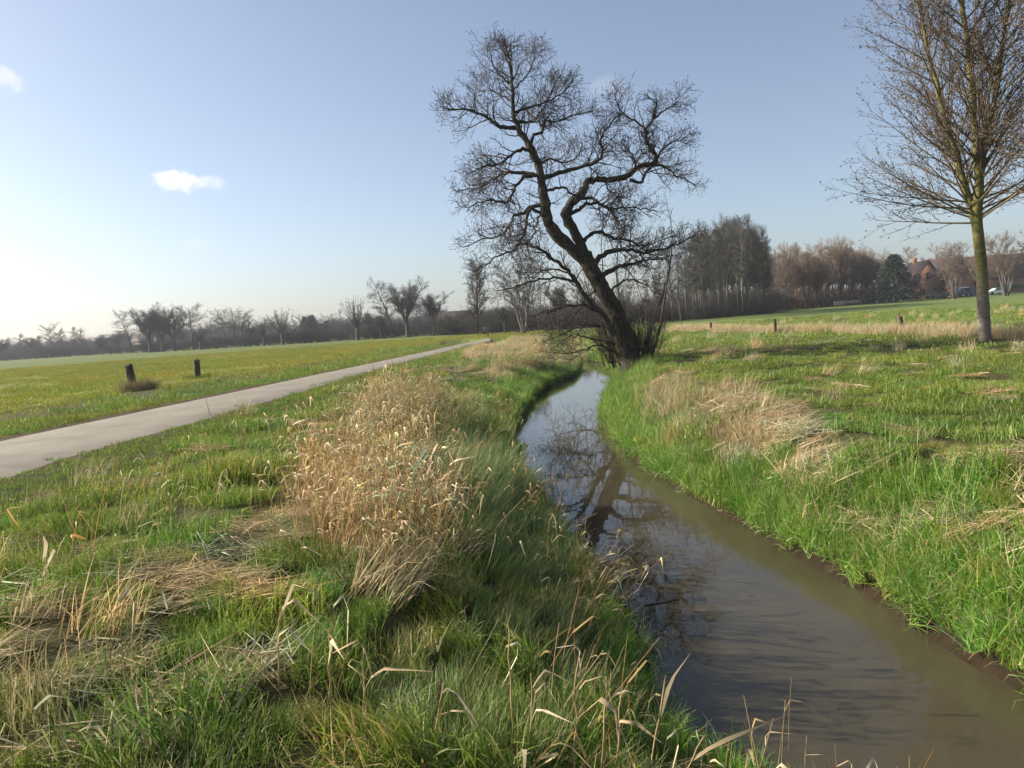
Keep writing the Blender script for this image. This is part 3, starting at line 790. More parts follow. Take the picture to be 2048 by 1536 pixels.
limbs = [  # photo points, width at start and end (px), depth offset at start and end (m), twig density
    ([(1172, 520), (1145, 500), (1112, 467), (1096, 440), (1089, 406), (1083, 362), (1074, 324), (1063, 298)], 30, 14, 0, -0.5, 0.6),
    ([(1063, 300), (1051, 280), (1036, 254), (1027, 222), (1026, 181), (1023, 151), (1020, 122), (1015, 102), (1006, 82)], 15, 2, -0.5, -0.2, 1.6),
    ([(1178, 530), (1159, 485), (1145, 459), (1132, 430), (1136, 416), (1148, 400), (1165, 386), (1174, 365), (1189, 359), (1221, 359), (1250, 355)], 25, 13, 0, 0.6, 0.5),
    ([(1248, 356), (1262, 348), (1279, 333), (1309, 326), (1313, 312), (1300, 298), (1293, 280), (1294, 260), (1309, 230), (1314, 204)], 13, 3, 0.6, 0.2, 1.5),
    ([(1038, 256), (1003, 254), (985, 243), (965, 231), (940, 222), (910, 218), (885, 217)], 9, 2, -0.4, -1.4, 1.3),
    ([(1063, 300), (1066, 271), (1083, 266), (1089, 245), (1112, 242), (1148, 233), (1186, 219)], 8, 2, -0.5, 1.0, 1.3),
    ([(1029, 226), (1060, 213), (1089, 207), (1121, 187), (1145, 166)], 6, 1.5, -0.4, -1.2, 1.4),
    ([(1039, 244), (1063, 245), (1069, 239), (1095, 204), (1104, 178), (1120, 150)], 6, 1.5, -0.4, 1.6, 1.3),
    ([(1024, 170), (1000, 150), (985, 125), (980, 100)], 4, 1.2, -0.2, -0.8, 1.3),
    ([(1025, 180), (1050, 155), (1066, 120), (1072, 92)], 4, 1.2, -0.2, 0.9, 1.3),
    ([(1028, 205), (1000, 190), (972, 180), (955, 185)], 4, 1.2, -0.3, 1.0, 1.2),
    ([(1060, 298), (1042, 298), (1022, 310), (1004, 324), (981, 330), (957, 336), (934, 351)], 9, 2, -0.5, -1.6, 1.3),
    ([(1071, 351), (1045, 345), (1016, 345), (998, 353), (978, 365), (951, 377), (916, 380)], 9, 2, -0.4, 0.8, 1.3),
    ([(1072, 351), (1051, 353), (1039, 362), (1027, 383), (1019, 400), (1010, 406), (986, 400), (955, 405), (935, 420)], 8, 2, -0.4, -2.2, 1.2),
    ([(1086, 410), (1060, 415), (1045, 430), (1027, 433), (1019, 450), (1007, 465), (986, 476), (957, 482), (925, 496)], 9, 2, -0.3, 1.5, 1.2),
    ([(1090, 432), (1062, 418), (1054, 438), (1051, 464), (1039, 485), (1027, 502), (1004, 508), (969, 529), (945, 545)], 8, 2, -0.3, -1.5, 1.1),
    ([(1100, 452), (1082, 430), (1072, 455), (1062, 480), (1045, 492)], 5, 1.2, -0.3, -2.4, 1.1),
    ([(1086, 356), (1118, 345), (1156, 336), (1186, 327), (1203, 312), (1206, 295), (1203, 274), (1221, 245), (1244, 227)], 10, 2, -0.4, -1.4, 1.2),
    ([(1090, 382), (1112, 377), (1130, 375), (1142, 386), (1155, 396)], 6, 4, -0.4, 0.4, 0.5),
    ([(1078, 330), (1100, 318), (1125, 325), (1150, 318), (1165, 290)], 6, 1.5, -0.4, 1.6, 1.2),
    ([(1155, 398), (1186, 397), (1200, 409), (1218, 418), (1230, 432), (1235, 450), (1256, 460)], 8, 2, 0.3, -1.6, 1.2),
    ([(1138, 430), (1159, 418), (1171, 409), (1191, 406), (1209, 412), (1227, 418), (1250, 415), (1279, 418), (1312, 420)], 9, 2, 0.2, -0.6, 1.2),
    ([(1166, 484), (1177, 470), (1194, 463), (1212, 469), (1230, 478), (1256, 479), (1279, 491), (1309, 485), (1353, 470)], 10, 2, 0, 1.6, 1.1),
    ([(1186, 532), (1209, 508), (1233, 500), (1262, 500), (1288, 505), (1320, 500), (1353, 488), (1391, 470)], 12, 2, 0, -1.8, 1.2),
    ([(1196, 556), (1230, 535), (1256, 529), (1279, 523), (1309, 517), (1345, 514)], 12, 2, 0, 0.8, 1.1),
    ([(1260, 360), (1282, 365), (1288, 348), (1309, 333), (1332, 333), (1350, 351), (1367, 356), (1395, 371)], 7, 2, 0.6, 1.8, 1.1),
    ([(1308, 322), (1320, 305), (1338, 289), (1375, 272)], 6, 1.5, 0.5, -0.8, 1.3),
    ([(1297, 266), (1274, 245), (1250, 230), (1235, 207), (1230, 187)], 5, 1.2, 0.4, 1.0, 1.2),
    ([(1306, 238), (1338, 216), (1364, 202)], 4, 1.2, 0.3, -0.9, 1.4),
    ([(1264, 346), (1271, 327), (1262, 305), (1240, 300)], 5, 1.5, 0.6, -0.7, 1.2),
    ([(1210, 360), (1222, 385), (1245, 395), (1262, 385)], 5, 1.5, 0.5, 1.4, 1.0),
    ([(1226, 672), (1209, 634), (1183, 608), (1165, 585), (1150, 560), (1139, 544), (1112, 523), (1089, 505), (1071, 494), (1051, 488), (1027, 491)], 15, 2, -0.6, -1.6, 0.7),
    ([(1154, 566), (1127, 558), (1092, 557), (1057, 564), (1022, 576), (990, 582)], 6, 1.5, -0.9, -2.6, 0.8),
    ([(1140, 545), (1104, 539), (1069, 546), (1039, 558)], 5, 1.2, -0.9, 0.2, 0.8),
    ([(1204, 628), (1171, 611), (1133, 614), (1095, 623), (1057, 634)], 6, 1.2, -0.6, -1.8, 1.0),
    ([(1214, 655), (1171, 649), (1133, 664), (1104, 681)], 5, 1.2, -0.5, -2.0, 0.9),
    ([(1230, 688), (1206, 681), (1171, 675), (1145, 672), (1112, 693)], 5, 1.2, -0.4, -2.4, 0.8),
    ([(1236, 708), (1203, 690), (1171, 699), (1127, 706), (1090, 704)], 5, 1.0, -0.4, -1.4, 0.8),
    ([(1190, 580), (1168, 600), (1140, 640), (1110, 655), (1070, 660)], 5, 1.2, -0.5, 1.4, 0.9),
    ([(1215, 600), (1235, 570), (1262, 560), (1290, 570), (1310, 580)], 6, 1.2, 0.2, 1.6, 0.9),
]
l2P, l2R, l3P, l3R, l4P, l4R = [], [], [], [], [], []
for k, (pts, w0, w1, o0, o1, dn) in enumerate(limbs):
    n = 8 + 2 * len(pts)
    P = traced(pts, o0, o1, n, rng, 0.022)
    R = taper(w0 * (0.92 if w0 > 20 else 1.0), w1, n, 0.8) * (1 + 0.12 * rng.normal(0, 1, n).clip(-1, 1))
    ln = np.linalg.norm(np.diff(P, axis=0), axis=1).sum()
    lm = obj('limb', stack_mesh('alder_limb', [(P[None], R[None], 9 if w0 > 12 else 6)], MAT_ALDER), alder)
    t0 = 0.45 if w0 > 20 else (0.25 if w0 < 14 and k not in (1, 3) else 0.12)
    c = max(5, int(ln * 5.8 * dn))
    C, CR = grow(rng, P[None], R[None], c, t0, 1.0, (0.75, 1.75), (0.5, 1.25), 0.24, 0.12, 6, 0.5, 0.006, 0.024, 0.78, spow=2.0)
    l2P.append(C); l2R.append(CR)
P2, R2 = np.concatenate(l2P), np.concatenate(l2R)
P3, R3 = grow(rng, P2, R2, 7, 0.15, 1.0, (0.28, 0.75), (0.45, 1.15), 0.22, 0.12, 4, 0.7, 0.004, 0.009, 0.5)
P4, R4 = grow(rng, P3, R3, 3, 0.2, 1.0, (0.12, 0.34), (0.4, 1.1), 0.25, 0.15, 2, 0.8, 0.0035, 0.0055, 0.3)
print('alder twigs', len(P2), len(P3), len(P4))
tag(obj('branches', stack_mesh('alder_branches', [(P2, R2, 4)], MAT_ALDER_TWIG), alder), kind='stuff')
tag(obj('twigs', stack_mesh('alder_twigs', [(P3, R3, 3), (P4, R4, 3)], MAT_ALDER_TWIG), alder), kind='stuff')
# old cones hanging in the crown
m_ = len(P4); pick_ = rng.random(m_) < 0.30
tips = P4[pick_, -1]; q = len(tips)
cp = np.stack([tips, tips + np.array([0, 0, -0.014]), tips + np.array([0, 0, -0.032]), tips + np.array([0, 0, -0.042])], 1) + rng.normal(0, 0.004, (q, 1, 3))
cr = np.tile(np.array([0.003, 0.013, 0.012, 0.002]), (q, 1))
tag(obj('cones', stack_mesh('alder_cones', [(cp, cr, 4)], mat_simple('alder_cone', (0.045, 0.03, 0.022), 0.9)), alder), kind='stuff')
# shoots springing from the foot
sb, sr = [], []
for k in range(75):
    a = rng.random() * 6.283; r = rng.uniform(0.25, 1.0)
    b0 = np.array([math.cos(a) * r - 0.05, math.sin(a) * r * 0.7 - 0.25, rng.uniform(0.0, 0.25)])
    h = rng.uniform(0.5, 2.3) if k > 6 else rng.uniform(3.5, 6.0)
    d = np.array([math.cos(a) * 0.28 + rng.normal(0, 0.10), math.sin(a) * 0.25 + rng.normal(0, 0.1), 1.0])
    pts = [b0]
    for j in range(9):
        pts.append(pts[-1] + d / np.linalg.norm(d) * h / 9); d = d + rng.normal(0, 0.10, 3) * [1, 1, 0.3]
    sb.append(np.array(pts)); sr.append(np.linspace(rng.uniform(0.010, 0.024) if k > 10 else 0.05, 0.006, 10))
SB, SR = np.array(sb), np.array(sr)
S2, SR2 = grow(rng, SB, SR, 11, 0.2, 1.0, (0.35, 1.0), (0.4, 0.9), 0.15, 0.2, 4, 0.5, 0.004, 0.012, 0.4)
S3, SR3 = grow(rng, S2, SR2, 4, 0.2, 1.0, (0.15, 0.45), (0.4, 0.9), 0.2, 0.1, 2, 0.7, 0.0035, 0.006, 0.4)
tag(obj('basal_shoots', stack_mesh('alder_shoots', [(SB, SR, 5), (S2, SR2, 3), (S3, SR3, 3)], MAT_ALDER_TWIG), alder), kind='stuff')

# ------------------------------------------------------------------ smooth-barked trees on the right
m, N, L, out = new_mat('mossy_bark')
b = N.new('ShaderNodeBsdfPrincipled'); L.new(b.outputs[0], out.inputs[0]); b.inputs['Roughness'].default_value = 0.85
b.inputs['Specular IOR Level'].default_value = 0.25
tc = N.new('ShaderNodeTexCoord'); sp = N.new('ShaderNodeSeparateXYZ'); L.new(tc.outputs['Object'], sp.inputs[0])
mp = N.new('ShaderNodeMapping'); mp.inputs['Scale'].default_value = (2.2, 2.2, 5.0); L.new(tc.outputs['Object'], mp.inputs[0])
n = noise_node(N, L, 2.2, 7, mp.outputs[0], 0.7)
base = ramp(N, L, n.outputs[0], [(0.28, (0.07, 0.055, 0.04)), (0.45, (0.17, 0.145, 0.11)), (0.7, (0.28, 0.25, 0.20))])
moss = ramp(N, L, n.outputs[0], [(0.28, (0.055, 0.05, 0.02)), (0.5, (0.15, 0.14, 0.045)), (0.72, (0.24, 0.22, 0.075))])
ad = N.new('ShaderNodeMath'); ad.operation = 'MULTIPLY_ADD'; ad.inputs[1].default_value = 1.6; L.new(n.outputs[0], ad.inputs[0]); L.new(sp.outputs[2], ad.inputs[2])
mr = N.new('ShaderNodeMapRange'); mr.inputs['From Min'].default_value = 2.0; mr.inputs['From Max'].default_value = 3.4; L.new(ad.outputs[0], mr.inputs[0])
mx = N.new('ShaderNodeMix'); mx.data_type = 'RGBA'; L.new(mr.outputs[0], mx.inputs[0]); L.new(base.outputs[0], mx.inputs[6]); L.new(moss.outputs[0], mx.inputs[7])
L.new(mx.outputs[2], b.inputs['Base Color'])
bp = N.new('ShaderNodeBump'); bp.inputs['Strength'].default_value = 0.4; bp.inputs['Distance'].default_value = 0.02
L.new(n.outputs[0], bp.inputs['Height']); L.new(bp.outputs[0], b.inputs['Normal'])
MAT_MOSSY = m
MAT_R_TWIG = mat_simple('right_tree_twig', (0.14, 0.108, 0.062), 0.8, 0.3, 1.5)
MAT_R_BUD = mat_simple('right_tree_dead_leaf', (0.085, 0.045, 0.035), 0.8, 0.3, 3)

def right_tree_meshes(seed, H=14.5):
    rng = np.random.default_rng(seed)
    T = smooth_poly([(0, 0, -0.25), (0.0, 0, 0.4), (-0.03, 0, 1.6), (-0.08, 0, 2.8), (-0.16, 0, 3.7), (-0.18, 0, 4.4)], 22, rng, 0.006)
    TRr = np.interp(np.linspace(0, 1, 22), [0, 0.07, 0.15, 0.6, 1], [0.28, 0.22, 0.185, 0.16, 0.145])
    lead = [smooth_poly([(-0.18, 0, 3.6), (-0.40, 0.15, 4.8), (-0.68, 0.3, 6.2), (-1.05, 0.4, 7.9), (-1.35, 0.5, 9.6), (-1.6, 0.5, 11.5), (-1.7, 0.5, 13.2)], 22, rng, 0.015),
            smooth_poly([(-0.17, 0, 4.0), (-0.14, -0.1, 5.2), (-0.30, -0.15, 7.0), (-0.40, -0.1, 9.0), (-0.55, 0, 11.0), (-0.6, 0, 12.8), (-0.6, 0, H)], 22, rng, 0.015),
            smooth_poly([(-0.14, 0, 4.6), (0.02, -0.15, 5.8), (0.30, -0.35, 7.6), (0.45, -0.5, 9.2), (0.75, -0.6, 11.0), (0.9, -0.6, 13.0)], 22, rng, 0.015)]
    LP = np.stack(lead); LR = np.stack([np.linspace(0.13, 0.015, 22), np.linspace(0.15, 0.015, 22), np.linspace(0.11, 0.015, 22)])
    # long straight side branches, lowest ones almost level
    S1, Q1 = grow(rng, T[None], TRr[None], 18, 0.80, 1.0, (3.2, 4.4), (1.05, 1.42), 0.035, 0.03, 10, 0.22, 0.007, 0.04, 0.0)
    S2, Q2 = grow(rng, LP, LR, 58, 0.04, 0.97, (2.3, 4.2), (0.55, 0.95), 0.035, 0.045, 9, 0.42, 0.006, 0.034, 0.55)
    S3, Q3 = grow(rng, S1, Q1, 12, 0.2, 1.0, (0.7, 1.9), (0.35, 0.75), 0.06, 0.03, 5, 0.6, 0.004, 0.012, 0.5)
    S4, Q4 = grow(rng, S2, Q2, 12, 0.2, 1.0, (0.6, 1.6), (0.35, 0.75), 0.06, 0.04, 5, 0.6, 0.004, 0.012, 0.5)
    S34, Q34 = np.concatenate([S3, S4]), np.concatenate([Q3, Q4])
    S5, Q5 = grow(rng, S34, Q34, 6, 0.15, 1.0, (0.15, 0.5), (0.4, 0.9), 0.12, 0.1, 3, 0.8, 0.0035, 0.006, 0.4)
    # withered leaves and buds at the shoot ends
    src = np.concatenate([S5[:, -1], S5[:, 1], S34[:, -1]]); src = src[rng.random(len(src)) < 0.8]
    q = len(src); a = rng.normal(0, 1, (q, 3)); e1 = nrm(a) * rng.uniform(0.028, 0.065, (q, 1)); e2 = nrm(np.cross(a, rng.normal(0, 1, (q, 3)))) * rng.uniform(0.010, 0.026, (q, 1))
    BV = np.stack([src - e2, src + e1 * 0.6 - e2 * 0.2 + e2, src + e1 * 1.4, src + e1 * 0.5 - e2 * 1.2], 1).reshape(-1, 3)
    BF = (np.arange(q) * 4)[:, None] + np.arange(4)[None, :]
    print('right tree', len(S34), len(S5), q)
    V, F = tubes(T[None], TRr[None], 16)
    ax = np.repeat(T, 16, 0); kn = 1 + 0.10 * (fbm(np.arange(len(V)) % 16 * 0.8, np.arange(len(V)) // 16 * 0.8, 1.0, seed, 3) - 0.5)
    V = ax + (V - ax) * kn[:, None]
    return (np_mesh('right_trunk', V, [F], True, None, MAT_MOSSY),
            [np_mesh('right_leader', *(lambda v, f: (v, [f]))(*tubes(LP[k:k + 1], LR[k:k + 1], 9)), True, None, MAT_MOSSY) for k in range(3)],
            stack_mesh('right_branches', [(S1, Q1, 5), (S2, Q2, 5)], MAT_R_TWIG),
            stack_mesh('right_twigs', [(S34, Q34, 3), (S5, Q5, 3)], MAT_R_TWIG),
            np_mesh('right_leaves', BV, [BF], False, None, MAT_R_BUD))

RT = right_tree_meshes(21)
def right_tree(loc, rz, s, label):
    t = empty('smooth_barked_tree', loc, rz, label, 'tree', 'smooth-barked trees on the right')
    t.scale = (s, s, s)
    obj('trunk', RT[0], t)
    for me in RT[1]: obj('leader', me, t)
    for nm_, me in (('branches', RT[2]), ('twigs', RT[3]), ('withered_leaves', RT[4])): tag(obj(nm_, me, t), kind='stuff')
    return t
rt = at(1969, 684, 0.0)
right_tree((rt[0], rt[1], 0.0), 0.0, 1.0, 'bare tree with straight green mossy trunk standing in the meadow on the right')
right_tree((16.7, 20.6, 0.0), 0.35, 1.05, 'bare branches of the tree reaching in from the upper right edge')

# ------------------------------------------------------------------ kinds of background trees (about 12 m tall, 1 unit = 1 m)
def tree_kind(kind, seed):
    rng = np.random.default_rng(seed); G, W = [], []
    if kind in ('alder', 'lean', 'slim', 'umbrella', 'crown'):
        H = 12.0
        lean = {'lean': 3.0, 'slim': 0.5}.get(kind, 0.6) * (1 if kind == 'lean' else rng.choice([-1, 1]))
        z = np.linspace(-0.3, H * (0.97 if kind != 'umbrella' else 0.9), 9); u = z / H
        T = smooth_poly(np.stack([-lean * u ** 1.3 + rng.normal(0, 0.12, 9) * u, rng.normal(0, 0.15, 9) * u, z], -1), 20)
        TRr = np.linspace(0.24 if kind != 'slim' else 0.15, 0.03, 20); TRr[0] *= 1.4
        G.append((T[None], TRr[None], 6))
        t0 = {'slim': 0.30, 'umbrella': 0.5, 'crown': 0.25}.get(kind, 0.32)
        Lr = {'slim': (1.6, 3.0), 'umbrella': (2.4, 4.6), 'lean': (2.2, 4.2), 'crown': (2.6, 4.0)}.get(kind, (1.8, 3.8))
        ang = {'slim': (0.4, 0.8), 'umbrella': (0.8, 1.25), 'crown': (0.7, 1.1)}.get(kind, (0.75, 1.25))
        nb = {'slim': 32, 'crown': 44}.get(kind, 26)
        B, BR = grow(rng, T[None], TRr[None], nb, t0, 0.98, Lr, ang, 0.14, 0.06 if kind != 'slim' else 0.15, 7, 0.4, 0.015, 0.07, 0.5 if kind not in ('umbrella',) else 0.0)
    elif kind == 'willow':
        T = smooth_poly([(0, 0, -0.3), (0.05, 0, 1.0), (-0.05, 0.05, 2.2), (0, 0, 3.0)], 10)
        TRr = np.array([0.55, 0.45, 0.4, 0.38, 0.38, 0.4, 0.44, 0.5, 0.5, 0.3]); G.append((T[None], TRr[None], 8))
        B, BR = grow(rng, T[None], TRr[None], 34, 0.72, 0.98, (6.0, 9.2), (0.15, 0.75), 0.06, 0.20, 8, 0.2, 0.012, 0.06, 0.0)
    elif kind == 'round':
        T = smooth_poly([(0, 0, -0.3), (0.1, 0, 1.2), (0, 0.1, 2.6), (0.1, 0, 3.6)], 10)
        TRr = np.linspace(0.36, 0.24, 10); G.append((T[None], TRr[None], 7))
        B0, BR0 = grow(rng, T[None], TRr[None], 9, 0.5, 1.0, (5.2, 8.4), (0.12, 0.62), 0.10, 0.14, 9, 0.55, 0.02, 0.15, 0.0)
        G.append((B0, BR0, 5))
        B, BR = grow(rng, B0, BR0, 11, 0.2, 1.0, (1.4, 3.2), (0.35, 0.85), 0.15, 0.08, 6, 0.5, 0.014, 0.05, 0.4)
    elif kind == 'vase':
        st_, rr = [], []
        for k in range(7):
            a = k * 0.9 + rng.random() * 0.4; sp_ = rng.uniform(0.12, 0.3)
            q = [np.array([math.cos(a) * 0.25, math.sin(a) * 0.25, -0.2])]; d = np.array([math.cos(a) * sp_, math.sin(a) * sp_, 1.0])
            for j in range(10): q.append(q[-1] + d / np.linalg.norm(d) * 1.15); d = d + rng.normal(0, 0.06, 3)
            st_.append(np.array(q)); rr.append(np.linspace(0.14, 0.02, 11))
        T, TRr = np.array(st_), np.array(rr); G.append((T, TRr, 5))
        B, BR = grow(rng, T, TRr, 14, 0.3, 0.98, (1.6, 3.4), (0.5, 1.0), 0.10, 0.05, 6, 0.45, 0.014, 0.045, 0.5)
    elif kind == 'bush':
        st_, rr = [], []
        for k in range(16):
            a = rng.random() * 6.283; sp_ = rng.uniform(0.1, 1.0)
            q = [np.array([math.cos(a) * 0.5, math.sin(a) * 0.5, -0.2])]; d = np.array([math.cos(a) * sp_, math.sin(a) * sp_, 1.0])
            for j in range(7): q.append(q[-1] + d / np.linalg.norm(d) * rng.uniform(0.35, 0.6)); d = d + rng.normal(0, 0.14, 3)
            st_.append(np.array(q)); rr.append(np.linspace(0.05, 0.012, 8))
        T, TRr = np.array(st_), np.array(rr); G.append((T, TRr, 4))
        B, BR = grow(rng, T, TRr, 9, 0.15, 1.0, (0.6, 1.6), (0.5, 1.1), 0.18, 0.05, 4, 0.6, 0.010, 0.03, 0.3)
    G.append((B, BR, 4))
    k3, k4 = {'bush': (7, 3), 'willow': (12, 3), 'slim': (8, 4), 'crown': (14, 5), 'round': (11, 5), 'umbrella': (11, 5), 'alder': (11, 5), 'lean': (11, 5)}.get(kind, (8, 4))
    C3, CR3 = grow(rng, B, BR, k3, 0.12, 1.0, (0.5, 1.4) if kind != 'bush' else (0.3, 0.8), (0.35, 0.95), 0.16, 0.10, 3, 0.6, 0.010, 0.02, 0.4)
    C4, CR4 = grow(rng, C3, CR3, k4, 0.1, 1.0, (0.3, 0.8) if kind != 'bush' else (0.2, 0.5), (0.35, 0.95), 0.16, 0.10, 2, 0.8, 0.008, 0.013, 0.3)
    W = [(C3, CR3, 3), (C4, CR4, 3)]
    return G, W

KINDS = {}
def get_kind(kind, seed, bark, twig, tag_):
    key = (kind, seed, tag_)
    if key not in KINDS:
        G, W = tree_kind(kind, seed)
        f_ = {'far': 1.35, 'brown': 1.9, 'grove': 1.8, 'near': 1.5}[tag_]
        W = [(p_, r_ * f_, s_) for p_, r_, s_ in W]
        KINDS[key] = (stack_mesh(kind + '_wood', G, bark), stack_mesh(kind + '_crown', W, twig))
    return KINDS[key]

def bg_tree(name, px, top, y, kind, seed, label, group, flip=1, tagc='far', wide=1.0, rz=None, z=0.0):
    """a background tree standing at northing y in photo column px, as tall as its top row says"""
    bark, twig = {'far': (MAT_FAR_BARK, MAT_FAR_TWIG), 'brown': (MAT_PALE_BARK, MAT_BROWN_TWIG), 'grove': (MAT_PALE_BARK, MAT_GROVE_TWIG), 'near': (MAT_ALDER, MAT_ALDER_TWIG)}[tagc]
    me = get_kind(kind, seed, bark, twig, tagc)
    x = ground_x(px, y, z)
    tp = deep(px, top, y); h = tp[2] - z
    nat = {'willow': 12.2, 'round': 12.0, 'vase': 11.5, 'bush': 4.2, 'umbrella': 12.0}.get(kind, 12.6)
    s = h / nat
    t = empty(name, (x, y, z), 0, label, 'tree' if 'bush' not in name and 'shrub' not in name else 'shrub', group)
    t.scale = (s * wide * flip, s * wide, s); t.rotation_euler = (0, 0, rz if rz is not None else (seed * 1.7 + px) % 6.283 if flip == 1 and kind != 'lean' else 0)
    obj('trunk', me[0], t); obj('crown', me[1], t)
    return t
LF = 'trees along the far side of the left field'
for a in [
    ('bare_tree', 8, 668, 300, 'round', 1, 'faint bare tree at the far left edge of the tree line'),
    ('bare_tree', 46, 666, 290, 'alder', 2, 'small tiered bare tree second from the left edge of the tree line'),
    ('bare_tree', 84, 672, 286, 'alder', 3, 'short bare tree between the small tiered tree and the flat-topped tree far left'),
    ('bare_tree', 108, 650, 280, 'umbrella', 4, 'flat-topped bare tree, tallest of the far left cluster'),
    ('bare_tree', 128, 656, 278, 'alder', 2, 'bare tree just right of the flat-topped far left tree'),
    ('bare_tree', 150, 654, 276, 'alder', 3, 'thin bare tree with a pointed top in the far left cluster'),
    ('bare_tree', 172, 678, 270, 'alder', 2, 'low bare tree at the right end of the far left cluster'),
    ('bare_tree', 206, 668, 255, 'round', 5, 'small round bare tree standing alone before the leaning tree at left'),
    ('leaning_tree', 268, 620, 222, 'lean', 6, 'bare tree leaning left with a sparse tiered crown beyond the left field'),
    ('bare_tree', 300, 604, 215, 'round', 1, 'tall bare tree, left of the three tall ones beyond the gate posts'),
    ('bare_tree', 326, 609, 213, 'round', 7, 'tall bare tree in the middle of the three beyond the gate posts'),
    ('bare_tree', 350, 608, 212, 'round', 5, 'tall bare tree on the right of the three beyond the gate posts'),
    ('bare_tree', 388, 610, 205, 'umbrella', 8, 'slender bare tree with a small flat crown above the right gate post'),
    ('pollard_willow', 402, 640, 196, 'willow', 9, 'small pollard willow right of the slender flat-crowned tree'),
    ('bare_tree', 452, 622, 190, 'umbrella', 4, 'left trunk of the flat-topped group of four bare trees'),
    ('bare_tree', 472, 618, 188, 'umbrella', 8, 'second trunk of the flat-topped group of four bare trees'),
    ('bare_tree', 486, 624, 187, 'umbrella', 4, 'third trunk of the flat-topped group of four bare trees'),
    ('bare_tree', 500, 630, 186, 'alder', 3, 'right trunk of the flat-topped group of four bare trees'),
    ('bare_tree', 528, 634, 182, 'willow', 10, 'grey upright bare tree left of the large pollard willow'),
    ('pollard_willow', 566, 610, 178, 'willow', 9, 'large pollard willow with a fan of upright shoots, left of the mast'),
    ('bare_tree', 650, 640, 230, 'round', 5, 'small hazy bare tree just left of the radio mast'),
    ('pollard_willow', 716, 588, 165, 'willow', 10, 'pollard willow with tall upright shoots just right of the mast'),
    ('bare_tree', 762, 624, 160, 'round', 7, 'low round bare tree in front of the big willow pair'),
    ('bare_tree', 790, 556, 156, 'lean', 6, 'bare tree leaning left, left one of the tallest pair beyond the field'),
    ('bare_tree', 815, 553, 154, 'round', 1, 'spreading bare tree, right one of the tallest pair beyond the field'),
    ('bare_tree', 868, 576, 150, 'round', 7, 'round-crowned bare tree right of the tallest pair'),
]:
    bg_tree(*a, group=LF, wide=1.3)
for k, px in enumerate((20, 70, 120, 165, 235, 285, 335, 365, 425, 465, 510, 545, 590, 620, 665, 700, 740, 780, 835, 885)):
    bg_tree('bare_tree', px, horizon(px) - (26 + (k * 37 % 23)), 325 - px * 0.15, ('alder', 'round', 'umbrella')[k % 3], (2, 7, 8)[k % 3], 'bare tree in the hazy second row behind the left tree line', 'second row of trees beyond the left field', wide=1.4)
bg_tree('path_tree', 957, 520, 82, 'crown', 14, 'dark bare tree with a rounded crown standing beside the path bend', None, tagc='near', wide=0.9)
BH = 'bare trees behind the alder'
bg_tree('bare_tree', 1048, 520, 104, 'vase', 15, 'pale many-stemmed bare tree left of the alder trunk', BH, tagc='grove')
bg_tree('bare_tree', 1118, 560, 112, 'round', 5, 'brown bare tree seen through the low left branches of the alder', BH, tagc='grove')
bg_tree('bare_tree', 1010, 606, 118, 'round', 7, 'low bare tree between the path tree and the many-stemmed tree', BH)
bg_tree('bare_tree', 1175, 575, 118, 'vase', 16, 'bare tree seen directly behind the lower alder trunk', BH, tagc='grove')
bg_tree('bare_tree', 1250, 560, 116, 'vase', 15, 'bare tree seen just right of the alder trunk', BH, tagc='grove', wide=0.9)
# the dense grove
rg = random.Random(5)
gp = [(1292, 548), (1312, 535), (1330, 520), (1344, 505), (1358, 500), (1372, 480), (1386, 470), (1398, 455), (1410, 448), (1422, 440), (1436, 438), (1448, 434), (1460, 428), (1472, 426), (1484, 426), (1496, 430), (1508, 436), (1518, 446), (1526, 458), (1534, 476)]
for k, (px, top) in enumerate(gp):
    for j in range(3 if k > 4 else 1):
        bg_tree('grove_tree', px + rg.uniform(-5, 5) + 4 * j, top + rg.uniform(-6, 16) + 14 * j, 100 + (px - 1290) * 0.08 + rg.uniform(0, 10) + 12 * j, ('slim', 'slim', 'alder')[k % 3], 30 + (k + j) % 3 + (0 if k % 3 < 2 else 10),
                'tall thin tree in the dense dark grove right of the alder', 'trees of the dark grove', tagc='grove', wide=1.0 if k % 3 < 2 else 0.75)
# brown sunlit wood
bw = [(1552, 500), (1568, 492), (1584, 502), (1600, 488), (1616, 498), (1634, 505), (1650, 488), (1668, 478), (1684, 482), (1700, 490), (1718, 500), (1734, 496), (1750, 508), (1768, 512)]
bw = bw + [(p_ + 7, t_ + 8) for p_, t_ in bw]
for k, (px, top) in enumerate(bw):
    bg_tree('brown_tree', px, top + rg.uniform(-4, 6), 158 + rg.uniform(0, 22) + k % 14 + (16 if k > 13 else 0), ('alder', 'vase', 'round')[k % 3], (2, 16, 5)[k % 3],
            'brown sunlit bare tree in the wood between the dark grove and the evergreen', 'trees of the brown wood', tagc='brown', wide=0.9)
HT = 'bare trees around the brick house'
bg_tree('bare_tree', 1822, 494, 205, 'alder', 3, 'bare tree rising behind the evergreen and the gable', HT, tagc='brown')
bg_tree('bare_tree', 1862, 505, 210, 'round', 5, 'bare tree rising behind the roof ridge of the brick house', HT, tagc='brown')
bg_tree('bare_tree', 1908, 487, 160, 'vase', 16, 'many-stemmed bare tree fanning out in front of the brick house', HT, tagc='brown', wide=1.1)
bg_tree('bare_tree', 2012, 470, 150, 'vase', 15, 'wide many-stemmed bare tree at the right edge before the long roof', HT, tagc='brown', wide=1.2)

bg_tree('bare_tree', 1958, 500, 168, 'round', 7, 'bare tree half hidden by the mossy trunk before the long roof', HT, tagc='brown')
